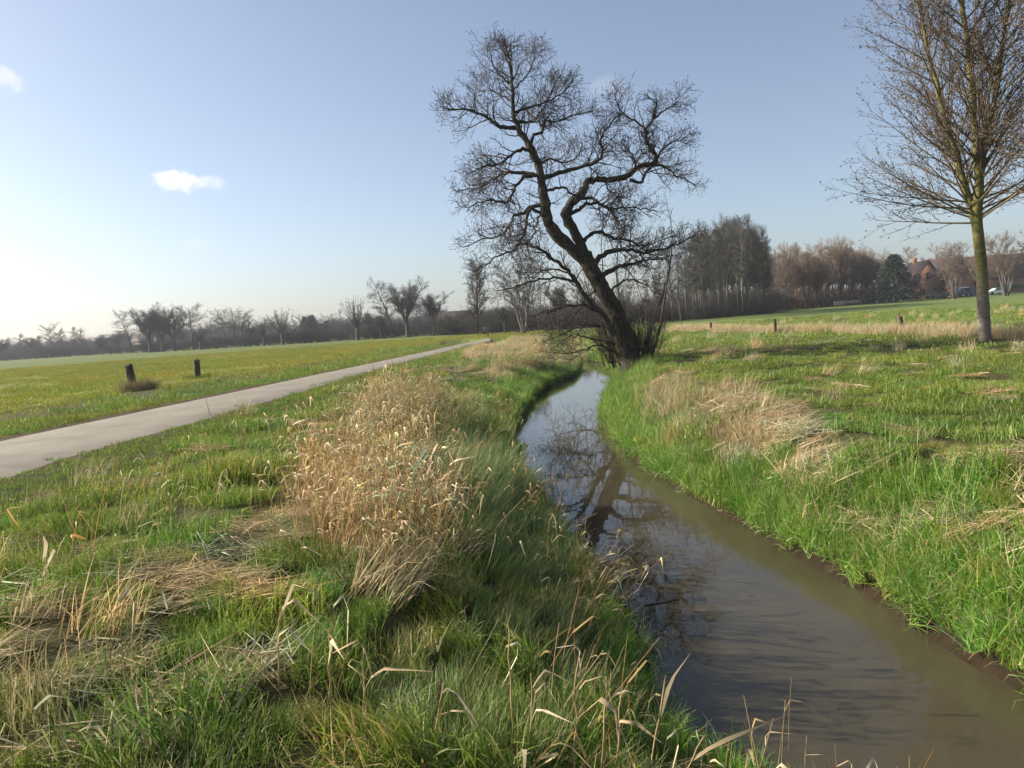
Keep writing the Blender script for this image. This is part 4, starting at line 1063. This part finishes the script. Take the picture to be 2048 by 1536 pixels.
# evergreen
def conifer(seed, H):
    rng = np.random.default_rng(seed); mb = MB()
    for k in range(900):
        u = rng.random() ** 0.8; z = H * (0.04 + 0.95 * u); rmax = H * 0.34 * (1 - u) ** 0.75 * (0.75 + 0.5 * vnoise(np.array([u * 9]), np.array([k % 7 * 1.0]), 3)[0]) + 0.15
        a = rng.random() * 6.283; r = rmax * rng.uniform(0.35, 1.0)
        p = np.array([math.cos(a) * r, math.sin(a) * r, z]); o_ = np.array([math.cos(a), math.sin(a), -0.35])
        n_ = 9
        d = nrm(o_ + rng.normal(0, 0.45, (n_, 3))) * rng.uniform(0.25, 0.6, (n_, 1)); s_ = nrm(np.cross(d, rng.normal(0, 1, (n_, 3)))) * 0.07
        b_ = p + rng.normal(0, 0.18, (n_, 3))
        V = np.stack([b_ - s_, b_ + s_, b_ + d], 1).reshape(-1, 3)
        mb.addn(V, None, np.arange(n_ * 3).reshape(-1, 3))
    return mb.mesh('conifer', mat_simple('evergreen_needles', (0.022, 0.040, 0.020), 0.8, 0.35, 1.2))
CON = conifer(4, 9.0)
T = np.array([[0, 0, -0.2], [0, 0, 3.0], [0.1, 0, 6.0], [0, 0, 8.6]])
CONT = stack_mesh('conifer_trunk', [(T[None], np.array([[0.25, 0.2, 0.12, 0.03]]), 6)], MAT_FAR_BARK)
def evergreen(px, top, y, label, group=None, wide=1.0):
    h = deep(px, top, y)[2]; t = empty('evergreen_tree', (ground_x(px, y), y, 0), px % 6, label, 'tree', group)
    t.scale = (h / 9 * wide, h / 9 * wide, h / 9); obj('crown', CON, t); obj('trunk', CONT, t)
evergreen(1790, 510, 166, 'dense dark evergreen tree left of the brick house', None, 1.45)
FE = 'far evergreens left of the mast'
evergreen(612, 634, 300, 'hazy evergreen, left one of the far clump left of the mast', FE, 1.1)
evergreen(628, 630, 305, 'hazy evergreen, tallest of the far clump left of the mast', FE, 0.9)
evergreen(655, 642, 310, 'low hazy evergreen nearest the mast', FE, 1.3)

# undergrowth and far woods that read as one mass
bushes = [stack_mesh('bush_mass', sum(tree_kind('bush', 40 + k), []), MAT_FAR_TWIG) for k in range(3)]
bushes_b = [stack_mesh('bush_mass_b', sum(tree_kind('bush', 40 + k), []), MAT_BROWN_TWIG) for k in range(2)]
proto_collection('bushes', bushes); proto_collection('bushes_b', bushes_b)
def mass(name, coll, spots, label, cat, seed, hs, wide=1.5):
    """spots: list of (px0, px1, y0, y1, count)"""
    rng = np.random.default_rng(seed); pos, sc = [], []
    for a, b, y0, y1, n, h in spots:
        for k in range(n):
            u = (k + rng.random()) / n; y = y0 + (y1 - y0) * u + rng.uniform(0, 14)
            pos.append((ground_x(a + (b - a) * u, y), y, -0.1)); s = h * rng.uniform(0.4, 1.5) / 4.2; w = s * wide * rng.uniform(0.8, 1.3); sc.append((w, w, s))
    n = len(pos); rot = np.zeros((n, 3)); rot[:, 2] = rng.random(n) * 6.283
    scatter_object(name, np.array(pos), rot, np.array(sc), np.ones((n, 3)), len(PROTO[coll].objects), PROTO[coll], label, cat, seed)
mass('hedgerow', 'bushes', [(-40, 180, 300, 275, 24, 4.0), (170, 330, 262, 215, 13, 2.8), (300, 420, 216, 200, 12, 3.2), (410, 620, 200, 175, 19, 2.8), (600, 900, 180, 148, 26, 3.2), (880, 1010, 150, 118, 16, 3.4), (990, 1280, 120, 112, 24, 3.2)],
     'dark leafless undergrowth under the trees beyond the field', 'undergrowth', 61, 5)
mass('far_wood', 'bushes', [(-60, 300, 420, 380, 34, 8.5), (280, 700, 380, 340, 40, 8.0), (640, 1000, 330, 300, 30, 7.0), (960, 1320, 300, 260, 30, 6.5)], 'hazy far wood filling the gaps of the left tree line', 'wood', 62, 9, 1.7)
mass('grove_undergrowth', 'bushes', [(1300, 1545, 118, 138, 30, 3.4), (1330, 1545, 140, 160, 24, 6.0)], 'dark scrub on the floor of the dense grove', 'undergrowth', 63, 3)
mass('wood_undergrowth', 'bushes_b', [(1535, 1800, 178, 190, 30, 4.2)], 'brown scrub filling the sunlit wood', 'undergrowth', 64, 4)
bg_tree('round_shrub', 432, 682, 185, 'bush', 41, 'dark round shrub at the foot of the flat-topped trees', None)
bg_tree('stump_shrub', 1690, 596, 165, 'bush', 42, 'low dark shrub at the left end of the railing', None)
# ------------------------------------------------------------------ posts
MAT_POST = mat_bark('weathered_post', [(0.3, (0.030, 0.024, 0.018)), (0.55, (0.075, 0.06, 0.045)), (0.75, (0.14, 0.12, 0.095))], 9, 0.8, (6, 6, 0.6))
MAT_POST2 = mat_bark('pale_post', [(0.3, (0.07, 0.05, 0.035)), (0.55, (0.16, 0.12, 0.085)), (0.75, (0.26, 0.21, 0.16))], 9, 0.8, (6, 6, 0.6))
def post_mesh(seed, w, h, mat, lean=(0, 0)):
    rng = np.random.default_rng(seed); n, s = 9, 10
    z = np.linspace(-0.3, h, n); P = np.stack([lean[0] * z, lean[1] * z, z], -1)
    V, F = tubes(P[None], np.full((1, n), w / 2), s)
    a = np.arange(s) / s * 6.283; sq = 1 / np.maximum(np.abs(np.cos(a)), np.abs(np.sin(a))) ** 0.55     # squarish section
    ax = np.repeat(P, s, 0); V = ax + (V - ax) * (np.tile(sq, n) * (1 + rng.normal(0, 0.05, n * s)))[:, None]
    V[-s:, 2] += rng.normal(0, 0.03, s) + np.cos(a) * 0.03
    mb = MB(); mb.addn(V, F); top = V[-s:].mean(0) - [0, 0, 0.02]
    mb.addn(np.vstack([V[-s:], top]), None, [(k, (k + 1) % s, s) for k in range(s)])
    return mb.mesh('post', mat, False)
def post(px, base, top, w, lean, mat, label, group, seed, z=0.0):
    b = at(px, base, z); h = deep(px, top, b[1])[2] - z
    o = obj('wooden_post', post_mesh(seed, w, h, mat, lean), None, (b[0], b[1], z)); tag(o, label, 'post', group)
    return b
G1 = 'posts left of the path'
pA = post(268, 784, 728, 0.30, (-0.09, 0), MAT_POST, 'thick dark weathered wooden post in tangled dead grass, nearer one left of the path', G1, 1, -0.15)
pB = post(396, 758, 719, 0.28, (0.03, 0), MAT_POST, 'short dark wooden post in green grass, farther one left of the path', G1, 2, -0.15)
post(976, 672, 658, 0.16, (0, 0), MAT_POST, 'small dark post beside the path past the lone tree', G1, 3)
G2 = 'fence posts along the ditch in the right meadow'
post(1422, 662, 645, 0.16, (0.02, 0), MAT_POST, 'small dark post in tan grass nearest the grove', G2, 4)
post(1551, 667, 639, 0.15, (0.0, 0), MAT_POST, 'dark upright post standing in the middle of the right meadow', G2, 5)
post(1806, 667, 630, 0.20, (-0.16, 0), MAT_POST2, 'pale wooden post leaning left near the mossy tree', G2, 6)
post(1385, 660, 653, 0.15, (0, 0), MAT_POST2, 'short grey stub of a post in the tan grass', G2, 7)
post(1363, 656, 606, 0.07, (-0.04, 0), MAT_POST2, 'tall thin pale stake in front of the grove', G2, 8)
# tangle round the near post and a tuft round the other
def ring_scatter(name, coll, c, r, n, sc, label, cat, seed, tint=(1, 1, 1), squash=1.0):
    rng = np.random.default_rng(seed); a = rng.random(n) * 6.283; q = r * np.sqrt(rng.random(n))
    x, y = c[0] + np.cos(a) * q * 1.5, c[1] + np.sin(a) * q * squash - 0.1
    s = rng.uniform(sc[0], sc[1], n); rot = np.stack([rng.normal(0, .25, n), rng.normal(0, .25, n), rng.random(n) * 6.283], -1)
    scatter_object(name, np.stack([x, y, ground_z(x, y) - 0.02], -1), rot, np.stack([s, s, s], -1), np.array(tint)[None, :] * rng.uniform(0.7, 1.2, (n, 1)), len(PROTO[coll].objects), PROTO[coll], label, cat, seed)
ring_scatter('dead_grass_tangle', 'drygrass', pA + np.array([0.2, 0, 0]), 0.5, 50, (0.8, 1.5), 'brown tangle of dead grass round the nearer left post', 'dry grass', 301, (0.6, 0.58, 0.52))
ring_scatter('grass_tuft', 'lush', pB, 0.5, 22, (0.7, 1.0), 'dark green grass tuft round the foot of the farther left post', 'grass', 302, (0.6, 0.65, 0.7))

# ------------------------------------------------------------------ radio mast
mm = MB(); MH = 15.0
for sx, sy in ((-1, -1), (1, -1), (1, 1), (-1, 1)):
    P = np.array([[sx * 0.5, sy * 0.5, 0], [sx * 0.3, sy * 0.3, MH]]); v, f = tubes(P[None], np.array([[0.09, 0.07]]), 4); mm.addn(v, f)
for k in range(12):
    z0, z1 = MH * k / 12, MH * (k + 1) / 12; w0, w1 = 0.5 - 0.2 * k / 12, 0.5 - 0.2 * (k + 1) / 12
    for a_, b_ in (((-w0, -w0, z0), (w1, -w1, z1)), ((w0, w0, z0), (-w1, w1, z1)), ((-w0, w0, z0), (-w1, -w1, z1)), ((w0, -w0, z0), (w1, w1, z1))):
        v, f = tubes(np.array([[a_, b_]], float), np.array([[0.05, 0.05]]), 4); mm.addn(v, f)
my = 330.0; mx_ = ground_x(684, my); mh = deep(683, 617, my)[2]
mast = empty('radio_mast', (mx_, my, 0), 0.4, 'slim grey lattice radio mast with antennas above the far trees', 'mast'); mast.scale = (mh / 16.5,) * 3
MAT_STEEL = mat_simple('mast_steel', (0.16, 0.16, 0.17), 0.6, 0.1, 1, metal=0.3)
obj('lattice', mm.mesh('mast_lattice', MAT_STEEL), mast)
for k in range(3):
    an = MB(); a = k * 2.09; cx_, cy_ = math.cos(a) * 0.9, math.sin(a) * 0.9
    an.box(cx_ - 0.2, cx_ + 0.2, cy_ - 0.14, cy_ + 0.14, 14.0, 16.4); an.box(min(0, cx_), max(0, cx_) + 0.05, min(0, cy_), max(0, cy_) + 0.05, 14.6, 14.72)
    obj('antenna', an.mesh('antenna', mat_simple('antenna_grey%d' % k, (0.32, 0.32, 0.33), 0.5, 0.05)), mast)

# ------------------------------------------------------------------ houses
MAT_BRICK = mat_simple('brick', (0.25, 0.12, 0.07), 0.9, 0.2, 4.0)
MAT_ROOF = mat_simple('roof_tile', (0.06, 0.036, 0.03), 0.8, 0.25, 2.0, stretch=(1, 4, 4))
MAT_BARN = mat_simple('barn_wall', (0.035, 0.03, 0.03), 0.9, 0.2)
MAT_FRAME = mat_simple('window_frame_brown', (0.16, 0.12, 0.09), 0.6, 0.1)
MAT_WHITE = mat_simple('white_paint', (0.75, 0.74, 0.70), 0.5, 0.05)
MAT_GLASS, N, L, out = new_mat('window_glass')
b = N.new('ShaderNodeBsdfPrincipled'); b.inputs['Base Color'].default_value = (0.02, 0.025, 0.03, 1); b.inputs['Roughness'].default_value = 0.08; L.new(b.outputs[0], out.inputs[0])
def gable_block(w, d, he, hr, along_x):
    """walls with gables as one closed mesh, and a roof with overhang"""
    wmb, rmb = MB(), MB()
    x, y = w / 2, d / 2
    if along_x:
        V = [(-x, -y, 0), (x, -y, 0), (x, y, 0), (-x, y, 0), (-x, -y, he), (x, -y, he), (x, y, he), (-x, y, he), (-x, 0, hr), (x, 0, hr)]
        wmb.add(V, [(0, 1, 5, 4), (2, 3, 7, 6), (1, 2, 6, 5), (3, 0, 4, 7), (5, 6, 9), (7, 4, 8), (4, 5, 9, 8), (6, 7, 8, 9)])
        for sg in (-1, 1):
            o, t = 0.5, 0.25; ez = he - (hr - he) * o / y
            q = [(-x - .4, sg * (y + o), ez + .05), (x + .4, sg * (y + o), ez + .05), (x + .4, 0, hr + .08), (-x - .4, 0, hr + .08)]
            q2 = [(a_, b_, c_ + t) for a_, b_, c_ in q]
            rmb.add(q + q2, [(0, 1, 2, 3), (4, 5, 6, 7), (0, 1, 5, 4), (1, 2, 6, 5), (2, 3, 7, 6), (3, 0, 4, 7)])
    else:
        V = [(-x, -y, 0), (x, -y, 0), (x, y, 0), (-x, y, 0), (-x, -y, he), (x, -y, he), (x, y, he), (-x, y, he), (0, -y, hr), (0, y, hr)]
        wmb.add(V, [(0, 1, 5, 4), (2, 3, 7, 6), (1, 2, 6, 5), (3, 0, 4, 7), (4, 5, 8), (6, 7, 9), (5, 6, 9, 8), (7, 4, 8, 9)])
        for sg in (-1, 1):
            o, t = 0.5, 0.25; ez = he - (hr - he) * o / x
            q = [(sg * (x + o), -y - .4, ez + .05), (sg * (x + o), y + .4, ez + .05), (0, y + .4, hr + .08), (0, -y - .4, hr + .08)]
            q2 = [(a_, b_, c_ + t) for a_, b_, c_ in q]
            rmb.add(q + q2, [(0, 1, 2, 3), (4, 5, 6, 7), (0, 1, 5, 4), (1, 2, 6, 5), (2, 3, 7, 6), (3, 0, 4, 7)])
    return wmb, rmb
def block(parent, cx, cy, w, d, he, hr, along_x, wmat=None, rmat=None):
    wmb, rmb = gable_block(w, d, he, hr, along_x)
    a_ = obj('wall', wmb.mesh('house_wall', wmat or MAT_BRICK), parent, (cx, cy, 0)); b_ = obj('roof', rmb.mesh('house_roof', rmat or MAT_ROOF), parent, (cx, cy, 0))
    return a_, b_
def window(parent, x, y, z, w, h, face='y'):
    """frame and pane on a wall facing -y ('y') or -x ('x')"""
    f, p = MB(), MB(); t = 0.1
    for a0, a1, z0, z1 in ((-w / 2 - t, w / 2 + t, h, h + t), (-w / 2 - t, w / 2 + t, -t, 0), (-w / 2 - t, -w / 2, 0, h), (w / 2, w / 2 + t, 0, h), (-t / 2, t / 2, 0, h)):
        if face == 'y': f.box(a0, a1, -0.06, 0.05, z0, z1)
        else: f.box(-0.06, 0.05, a0, a1, z0, z1)
    if face == 'y': p.box(-w / 2, w / 2, -0.025, 0.03, 0, h)
    else: p.box(-0.025, 0.03, -w / 2, w / 2, 0, h)
    fo = obj('window', f.mesh('window_frame', MAT_FRAME), parent, (x, y, z)); obj('pane', p.mesh('window_pane', MAT_GLASS), fo)
HY = 188.0
hx = ground_x(1836, HY)
house = empty('brick_house', (hx, HY, 0), 0.0, 'brick house with a sunlit gable and steep dark roof behind the meadow', 'house')
block(house, 3.6, 6, 7.0, 9.0, 4.2, 9.0, False)
block(house, 9.8, 3.2, 6.0, 10.0, 3.0, 8.6, False)
for x_, z_ in ((1.9, 1.0), (5.0, 1.0), (3.6, 4.8)): window(house, x_, 1.45, z_, 1.2, 1.4)
for y_, z_ in ((3.5, 1.0), (6.5, 1.0), (8.5, 1.0)): window(house, 0.05, y_, z_, 1.3, 1.4, 'x')
window(house, 9.8, -1.85, 4.6, 1.2, 1.3)
gd = MB()
for k in range(5): gd.box(8.6, 11.2, -1.92, -1.82, 0.05 + k * 0.44, 0.05 + k * 0.44 + 0.41)
obj('garage_door', gd.mesh('garage_door', MAT_WHITE), house)
ch = MB(); ch.box(3.2, 4.0, 7.6, 8.4, 8.2, 10.3); obj('chimney', ch.mesh('chimney', MAT_BRICK), house)
lx = ground_x(1895, 196)
lh = empty('long_house', (lx, 196, 0), 0.0, 'long low brick building with a big dark roof at the right edge', 'house')
block(lh, 13.0, 5, 30.0, 11.0, 4.0, 9.6, True)
for k in range(7): window(lh, 1.5 + k * 3.9, -0.55, 1.0, 1.6, 1.3)
# small roof left of the path tree, among the trees
fx_ = ground_x(910, 172)
fh = empty('barn', (fx_, 174, 0), 0.0, 'low dark-roofed barn half hidden behind shrubs left of the path tree', 'barn')
block(fh, 0, 0, 7.0, 6.0, 2.0, 4.4, True, MAT_BARN, MAT_BARN); window(fh, 0, -3.05, 0.8, 1.2, 1.0)
# pale house glimpsed in the tree line
ph = empty('pale_house', (ground_x(292, 290), 290, 0), 0.1, 'tiny white house glimpsed between the tall trees on the left', 'house')
wmb, rmb = gable_block(7, 6, 3.4, 6.0, True); obj('wall', wmb.mesh('pale_wall', MAT_WHITE), ph); obj('roof', rmb.mesh('pale_roof', MAT_ROOF), ph)
window(ph, -1.5, -3.05, 1.0, 1.1, 1.2); window(ph, 1.5, -3.05, 1.0, 1.1, 1.2)

# hedge in front of the houses
hm = MB(); rng = np.random.default_rng(77)
def hedge(px0, px1, y, h, label):
    x0, x1 = ground_x(px0, y), ground_x(px1, y); n = int((x1 - x0) * h * 150); mb = MB()
    b_ = np.stack([rng.uniform(0, x1 - x0, n), rng.uniform(-0.6, 0.6, n), h * rng.random(n) ** 0.7], -1)
    d = nrm(rng.normal(0, 1, (n, 3))) * 0.16; s_ = nrm(np.cross(d, rng.normal(0, 1, (n, 3)))) * 0.08
    mb.addn(np.stack([b_ - s_, b_ + s_, b_ + d], 1).reshape(-1, 3), None, np.arange(n * 3).reshape(-1, 3))
    o = obj('hedge', mb.mesh('hedge', mat_simple('hedge_leaf%d' % px0, (0.03, 0.045, 0.02), 0.8, 0.3, 2)), None, (x0, y, 0)); tag(o, label, 'hedge', 'hedges before the houses')
hedge(1806, 1842, 170, 1.8, 'dark clipped hedge between the evergreen and the house')
hedge(2012, 2070, 172, 2.2, 'dark clipped hedge at the right edge behind the white car')

# ------------------------------------------------------------------ cars
def car(px, y, col, rz, kind, label):
    x = ground_x(px, y)
    t = empty('parked_car', (x, y, 0), rz, label, 'car', 'cars parked before the brick house')
    W = 0.88
    if kind == 'van': prof = [(-2.3, 0.35), (-2.3, 1.0), (-2.2, 1.15), (-1.55, 1.3), (-0.95, 1.95), (2.2, 1.95), (2.35, 1.1), (2.35, 0.35)]
    else: prof = [(-2.1, 0.3), (-2.15, 0.65), (-2.0, 0.82), (-1.05, 0.95), (-0.35, 1.42), (1.0, 1.45), (1.75, 1.02), (2.05, 0.95), (2.1, 0.6), (2.05, 0.3)]
    n_ = len(prof); mb = MB()
    V = [(a_, -W + (0.14 if z_ > 1.1 else 0), z_) for a_, z_ in prof] + [(a_, W - (0.14 if z_ > 1.1 else 0), z_) for a_, z_ in prof]
    mb.add(V, [(k, (k + 1) % n_, n_ + (k + 1) % n_, n_ + k) for k in range(n_)])
    for o_ in (0, n_):
        c_ = np.array(V[o_:o_ + n_]).mean(0); mb.add(V[o_:o_ + n_] + [tuple(c_)], [(k, (k + 1) % n_, n_) for k in range(n_)])
    paint = mat_simple('car_paint_%d' % px, col, 0.25, 0.03)
    obj('body', mb.mesh('car_body', paint), t)
    for sg in (-1, 1):
        g = MB(); zt = 1.82 if kind == 'van' else 1.36; yb = sg * (W - 0.04)
        q = [(-0.85, sg * (W + .005), 1.02), (1.35, sg * (W + .005), 1.02), (0.95, sg * (W - .125), zt), (-0.35, sg * (W - .125), zt)]
        g.add(q + [(a_, b_ - sg * 0.03, c_) for a_, b_, c_ in q], [(0, 1, 2, 3), (4, 5, 6, 7), (0, 1, 5, 4), (1, 2, 6, 5), (2, 3, 7, 6), (3, 0, 4, 7)])
        obj('side_window', g.mesh('car_glass', MAT_GLASS), t)
    for wx_ in (-1.35, 1.3):
        for sg in (-1, 1):
            P = np.array([[wx_, sg * (W - 0.18), 0.32], [wx_, sg * (W + 0.02), 0.32]]); v, f = tubes(P[None], np.array([[0.32, 0.32]]), 12)
            wm2 = MB(); wm2.addn(v, f); wm2.addn(np.vstack([v[1::2] if False else v[-12:], P[1]]), None, [(k, (k + 1) % 12, 12) for k in range(12)])
            wo = obj('wheel', wm2.mesh('tyre', mat_black), t)
    lt = MB(); lt.box(-2.17, -2.05, -0.75, -0.45, 0.62, 0.76); obj('headlight', lt.mesh('headlight', MAT_WHITE), t)
    lt = MB(); lt.box(-2.17, -2.05, 0.45, 0.75, 0.62, 0.76); obj('headlight', lt.mesh('headlight', MAT_WHITE), t)
mat_black = mat_simple('tyre_rubber', (0.02, 0.02, 0.02), 0.9, 0.1)
car(1872, 178, (0.02, 0.022, 0.03), 0.1, 'car', 'black car parked left of the many-stemmed tree before the house')
car(1897, 180, (0.05, 0.05, 0.06), 0.0, 'car', 'dark grey car half behind the many-stemmed tree')
car(1927, 181, (0.03, 0.045, 0.10), 0.1, 'van', 'dark blue van parked right of the many-stemmed tree')
car(1992, 172, (0.75, 0.75, 0.76), 0.0, 'car', 'white car parked before the long roof on the right')

# ------------------------------------------------------------------ lamp post and railing
ly = 168.0; lt_ = empty('street_lamp', (ground_x(1755, ly), ly, 0), 0.0, 'thin pale street lamp beside the evergreen', 'street lamp')
lhgt = deep(1752, 562, ly)[2]
P = np.array([[0, 0, -0.2], [0, 0, lhgt * 0.5], [0, 0, lhgt]]); v, f = tubes(P[None], np.array([[0.09, 0.075, 0.055]]), 8); pm = MB(); pm.addn(v, f); obj('pole', pm.mesh('lamp_pole', mat_simple('lamp_grey', (0.42, 0.42, 0.40), 0.5, 0.08)), lt_)
hd = MB(); hd.add([(-0.75, -0.12, lhgt - 0.05), (0.08, -0.09, lhgt - 0.02), (0.08, 0.09, lhgt - 0.02), (-0.75, 0.12, lhgt - 0.05), (-0.7, -0.08, lhgt + 0.12), (0.08, -0.06, lhgt + 0.10), (0.08, 0.06, lhgt + 0.10), (-0.7, 0.08, lhgt + 0.12)],
                  [(0, 3, 2, 1), (4, 5, 6, 7), (0, 1, 5, 4), (1, 2, 6, 5), (2, 3, 7, 6), (3, 0, 4, 7)]); obj('lamp_head', hd.mesh('lamp_head', MAT_WHITE), lt_)
ry = 164.0; rx0, rx1 = ground_x(1668, ry), ground_x(1722, ry)
rl = empty('railing', (rx0, ry, 0), 0, 'low dark railing with a solid base in front of the brown wood', 'railing')
RW = rx1 - rx0; MAT_DARKW = mat_simple('dark_wood', (0.05, 0.042, 0.04), 0.8, 0.2)
bm_ = MB(); bm_.box(0, RW, -0.12, 0.12, 0, 0.35); obj('base', bm_.mesh('railing_base', MAT_DARKW), rl)
bm_ = MB(); bm_.box(-0.05, RW + 0.05, -0.06, 0.06, 1.0, 1.1); obj('top_rail', bm_.mesh('top_rail', MAT_DARKW), rl)
bm_ = MB(); bm_.box(-0.05, 0.05, -0.05, 0.05, 0.35, 1.0); bme = bm_.mesh('baluster', mat_simple('pale_wood', (0.3, 0.29, 0.28), 0.7, 0.15))
for k in range(14): obj('baluster', bme, rl, (0.1 + (RW - 0.2) * k / 13, 0, 0))

# white blossom bush beside the path tree
bl = bg_tree('blossom_shrub', 970, 652, 112, 'bush', 40, 'small shrub with white blossom behind the path tree', None)
rng = np.random.default_rng(5); n_ = 90
b_ = np.stack([rng.normal(0, 0.9, n_), rng.normal(0, 0.9, n_), rng.uniform(0.8, 3.8, n_)], -1); d = nrm(rng.normal(0, 1, (n_, 3))) * 0.16; s_ = nrm(np.cross(d, rng.normal(0, 1, (n_, 3)))) * 0.1
mb = MB(); mb.addn(np.stack([b_ - s_, b_ + s_, b_ + d], 1).reshape(-1, 3), None, np.arange(n_ * 3).reshape(-1, 3))
obj('blossom', mb.mesh('blossom', mat_simple('blossom_white', (0.7, 0.69, 0.64), 0.7, 0.05)), bl)

# ------------------------------------------------------------------ dead reeds standing singly in the foreground
def single_reed(px, base, tip, z, dx, nleaf, seed, label):
    """one stem from its root to the photo row of its tip"""
    rng = np.random.default_rng(seed)
    b = at(px, base, z); y_ = b[1]; zg = float(ground_z(np.array([b[0]]), np.array([y_]))[0])
    h = max(0.3, deep(px, tip, y_)[2] - zg)
    o = empty('dead_reed', (b[0], y_, zg), 0, label, 'reed', 'single dead reeds in the foreground')
    n = 8; u = np.linspace(-0.05, 1, n); P = np.stack([dx * u ** 1.4 + rng.normal(0, 0.006, n), rng.normal(0, 0.01, n) * u, h * u], -1)
    V, F = tubes(P[None], np.linspace(0.0058, 0.003, n)[None], 5)
    obj('stem', np_mesh('reed_stem', V, [F], True, np.tile(np.array([[0.46, 0.34, 0.18]]), (len(V), 1)), MAT_REED1), o)
    for k in range(nleaf):
        t = rng.uniform(0.62, 0.98); q = P[min(int(t * (n - 1)), n - 2)][None]
        W = folded_leaf(rng, q, (0.8, -0.2), 1) 
        W = q[:, None, :] + (W - q[:, None, :]) * rng.uniform(1.0, 1.6)
        obj('leaf', np_mesh('reed_leaf', W.reshape(-1, 3), [ribbon_faces(1, 5)], True, np.tile(pick(rng, [(0.68, 0.56, 0.38), (0.58, 0.45, 0.27)], 1), (12, 1)), MAT_REED1), o)
MAT_REED1, N, L, out = new_mat('single_reed')
a = N.new('ShaderNodeAttribute'); a.attribute_name = 'col'; d = N.new('ShaderNodeBsdfDiffuse'); tr = N.new('ShaderNodeBsdfTranslucent'); mxs = N.new('ShaderNodeMixShader'); mxs.inputs[0].default_value = 0.3
L.new(a.outputs['Color'], d.inputs[0]); L.new(a.outputs['Color'], tr.inputs[0]); L.new(d.outputs[0], mxs.inputs[1]); L.new(tr.outputs[0], mxs.inputs[2]); L.new(mxs.outputs[0], out.inputs[0])
for k, a in enumerate([
    (1146, 1560, 1310, -0.3, 0.06, 5, 'dead reed with four splayed pale leaves at the lower centre'),
    (1062, 1540, 1345, -0.25, 0.03, 3, 'dead reed with a folded pale leaf just left of the splayed one'),
    (1030, 1500, 1225, -0.25, 0.02, 0, 'tall bare leafless reed stem left of the folded-leaf reed'),
    (1205, 1570, 1350, -0.35, 0.05, 0, 'bare straight reed stem right of the splayed-leaf reed'),
    (1235, 1570, 1390, -0.4, 0.04, 1, 'thin reed in the bundle at the water edge below the reflection'),
    (1300, 1590, 1350, -0.45, 0.10, 1, 'reed with a brown seed tip reaching over the dark water'),
    (1345, 1600, 1475, -0.5, 0.16, 1, 'rightmost low reed bending over the water at the bottom edge'),
    (655, 1420, 1255, 0.0, 0.05, 3, 'dead reed with a bright curled leaf in the lower left grass'),
    (725, 1460, 1300, 0.0, 0.04, 2, 'dead reed with one hanging leaf right of the bright curled one'),
    (560, 1400, 1215, 0.0, 0.04, 3, 'tall dead reed with two drooping leaves above the lower left grass'),
    (870, 1500, 1365, -0.1, 0.06, 2, 'dead reed with a rolled pale leaf near the bottom edge, left of centre'),
    (345, 1080, 905, 0.0, 0.02, 3, 'lone dead reed with a white tuft standing before the path'),
    (440, 1090, 955, 0.0, 0.03, 2, 'short dead reed between the lone white-tufted reed and the reed bed'),
    (92, 1230, 1110, 0.0, 0.03, 3, 'dead reed with bowed leaves near the left edge'),
]):
    single_reed(*a[:6], 500 + k, a[6])

# broken stems drooping over the water at the foot of the sedge
rng = np.random.default_rng(88); c0 = at(1205, 1225, ZW); n_ = 34
x_ = c0[0] + rng.normal(-0.15, 0.16, n_); y_ = c0[1] + rng.uniform(-0.5, 0.75, n_)
rot = np.stack([rng.normal(-0.1, 0.25, n_), rng.uniform(0.5, 1.15, n_), rng.normal(0, 0.35, n_)], -1)
s_ = rng.uniform(0.6, 1.0, n_)
scatter_object('overhanging_stems', np.stack([x_, y_, np.maximum(ground_z(x_, y_), ZW) + 0.03], -1), rot, np.stack([s_, s_, s_], -1), np.ones((n_, 3)) * rng.uniform(0.7, 1.0, (n_, 1)), len(PROTO['stems'].objects), PROTO['stems'], 'brown broken stems drooping over the water from the left bank', 'stems', 88)

# a dark stick drifting on the stream
P = at(1322, 1207, ZW); rng = np.random.default_rng(90)
q = np.stack([np.linspace(-0.16, 0.16, 7), np.linspace(-0.04, 0.05, 7) + rng.normal(0, 0.006, 7), np.full(7, 0.004)], -1)
fk = np.stack([np.linspace(0.02, 0.12, 5), np.linspace(0.01, -0.05, 5), np.linspace(0.004, 0.02, 5)], -1)
me = stack_mesh('drift_stick', [(q[None], np.linspace(0.007, 0.003, 7)[None], 6), (fk[None], np.linspace(0.004, 0.002, 5)[None], 5)], MAT_ALDER)
tag(obj('drifting_stick', me, None, (P[0], P[1], ZW)), 'small dark forked stick drifting on the stream below the tree reflection', 'stick')

# ------------------------------------------------------------------ the hazy air
hz = MB(); hz.box(-1150, 1150, -200, 1150, -3.0, 24.0)
m, N, L, out = new_mat('haze_air')
pv = N.new('ShaderNodeVolumePrincipled'); pv.inputs['Color'].default_value = (0.85, 0.91, 1.0, 1)
pv.inputs['Density'].default_value = 0.0003; pv.inputs['Anisotropy'].default_value = 0.2
L.new(pv.outputs[0], out.inputs['Volume'])
ho = obj('haze', hz.mesh('haze', m)); tag(ho, 'thin pale haze hanging over the meadows', 'haze', kind='stuff')
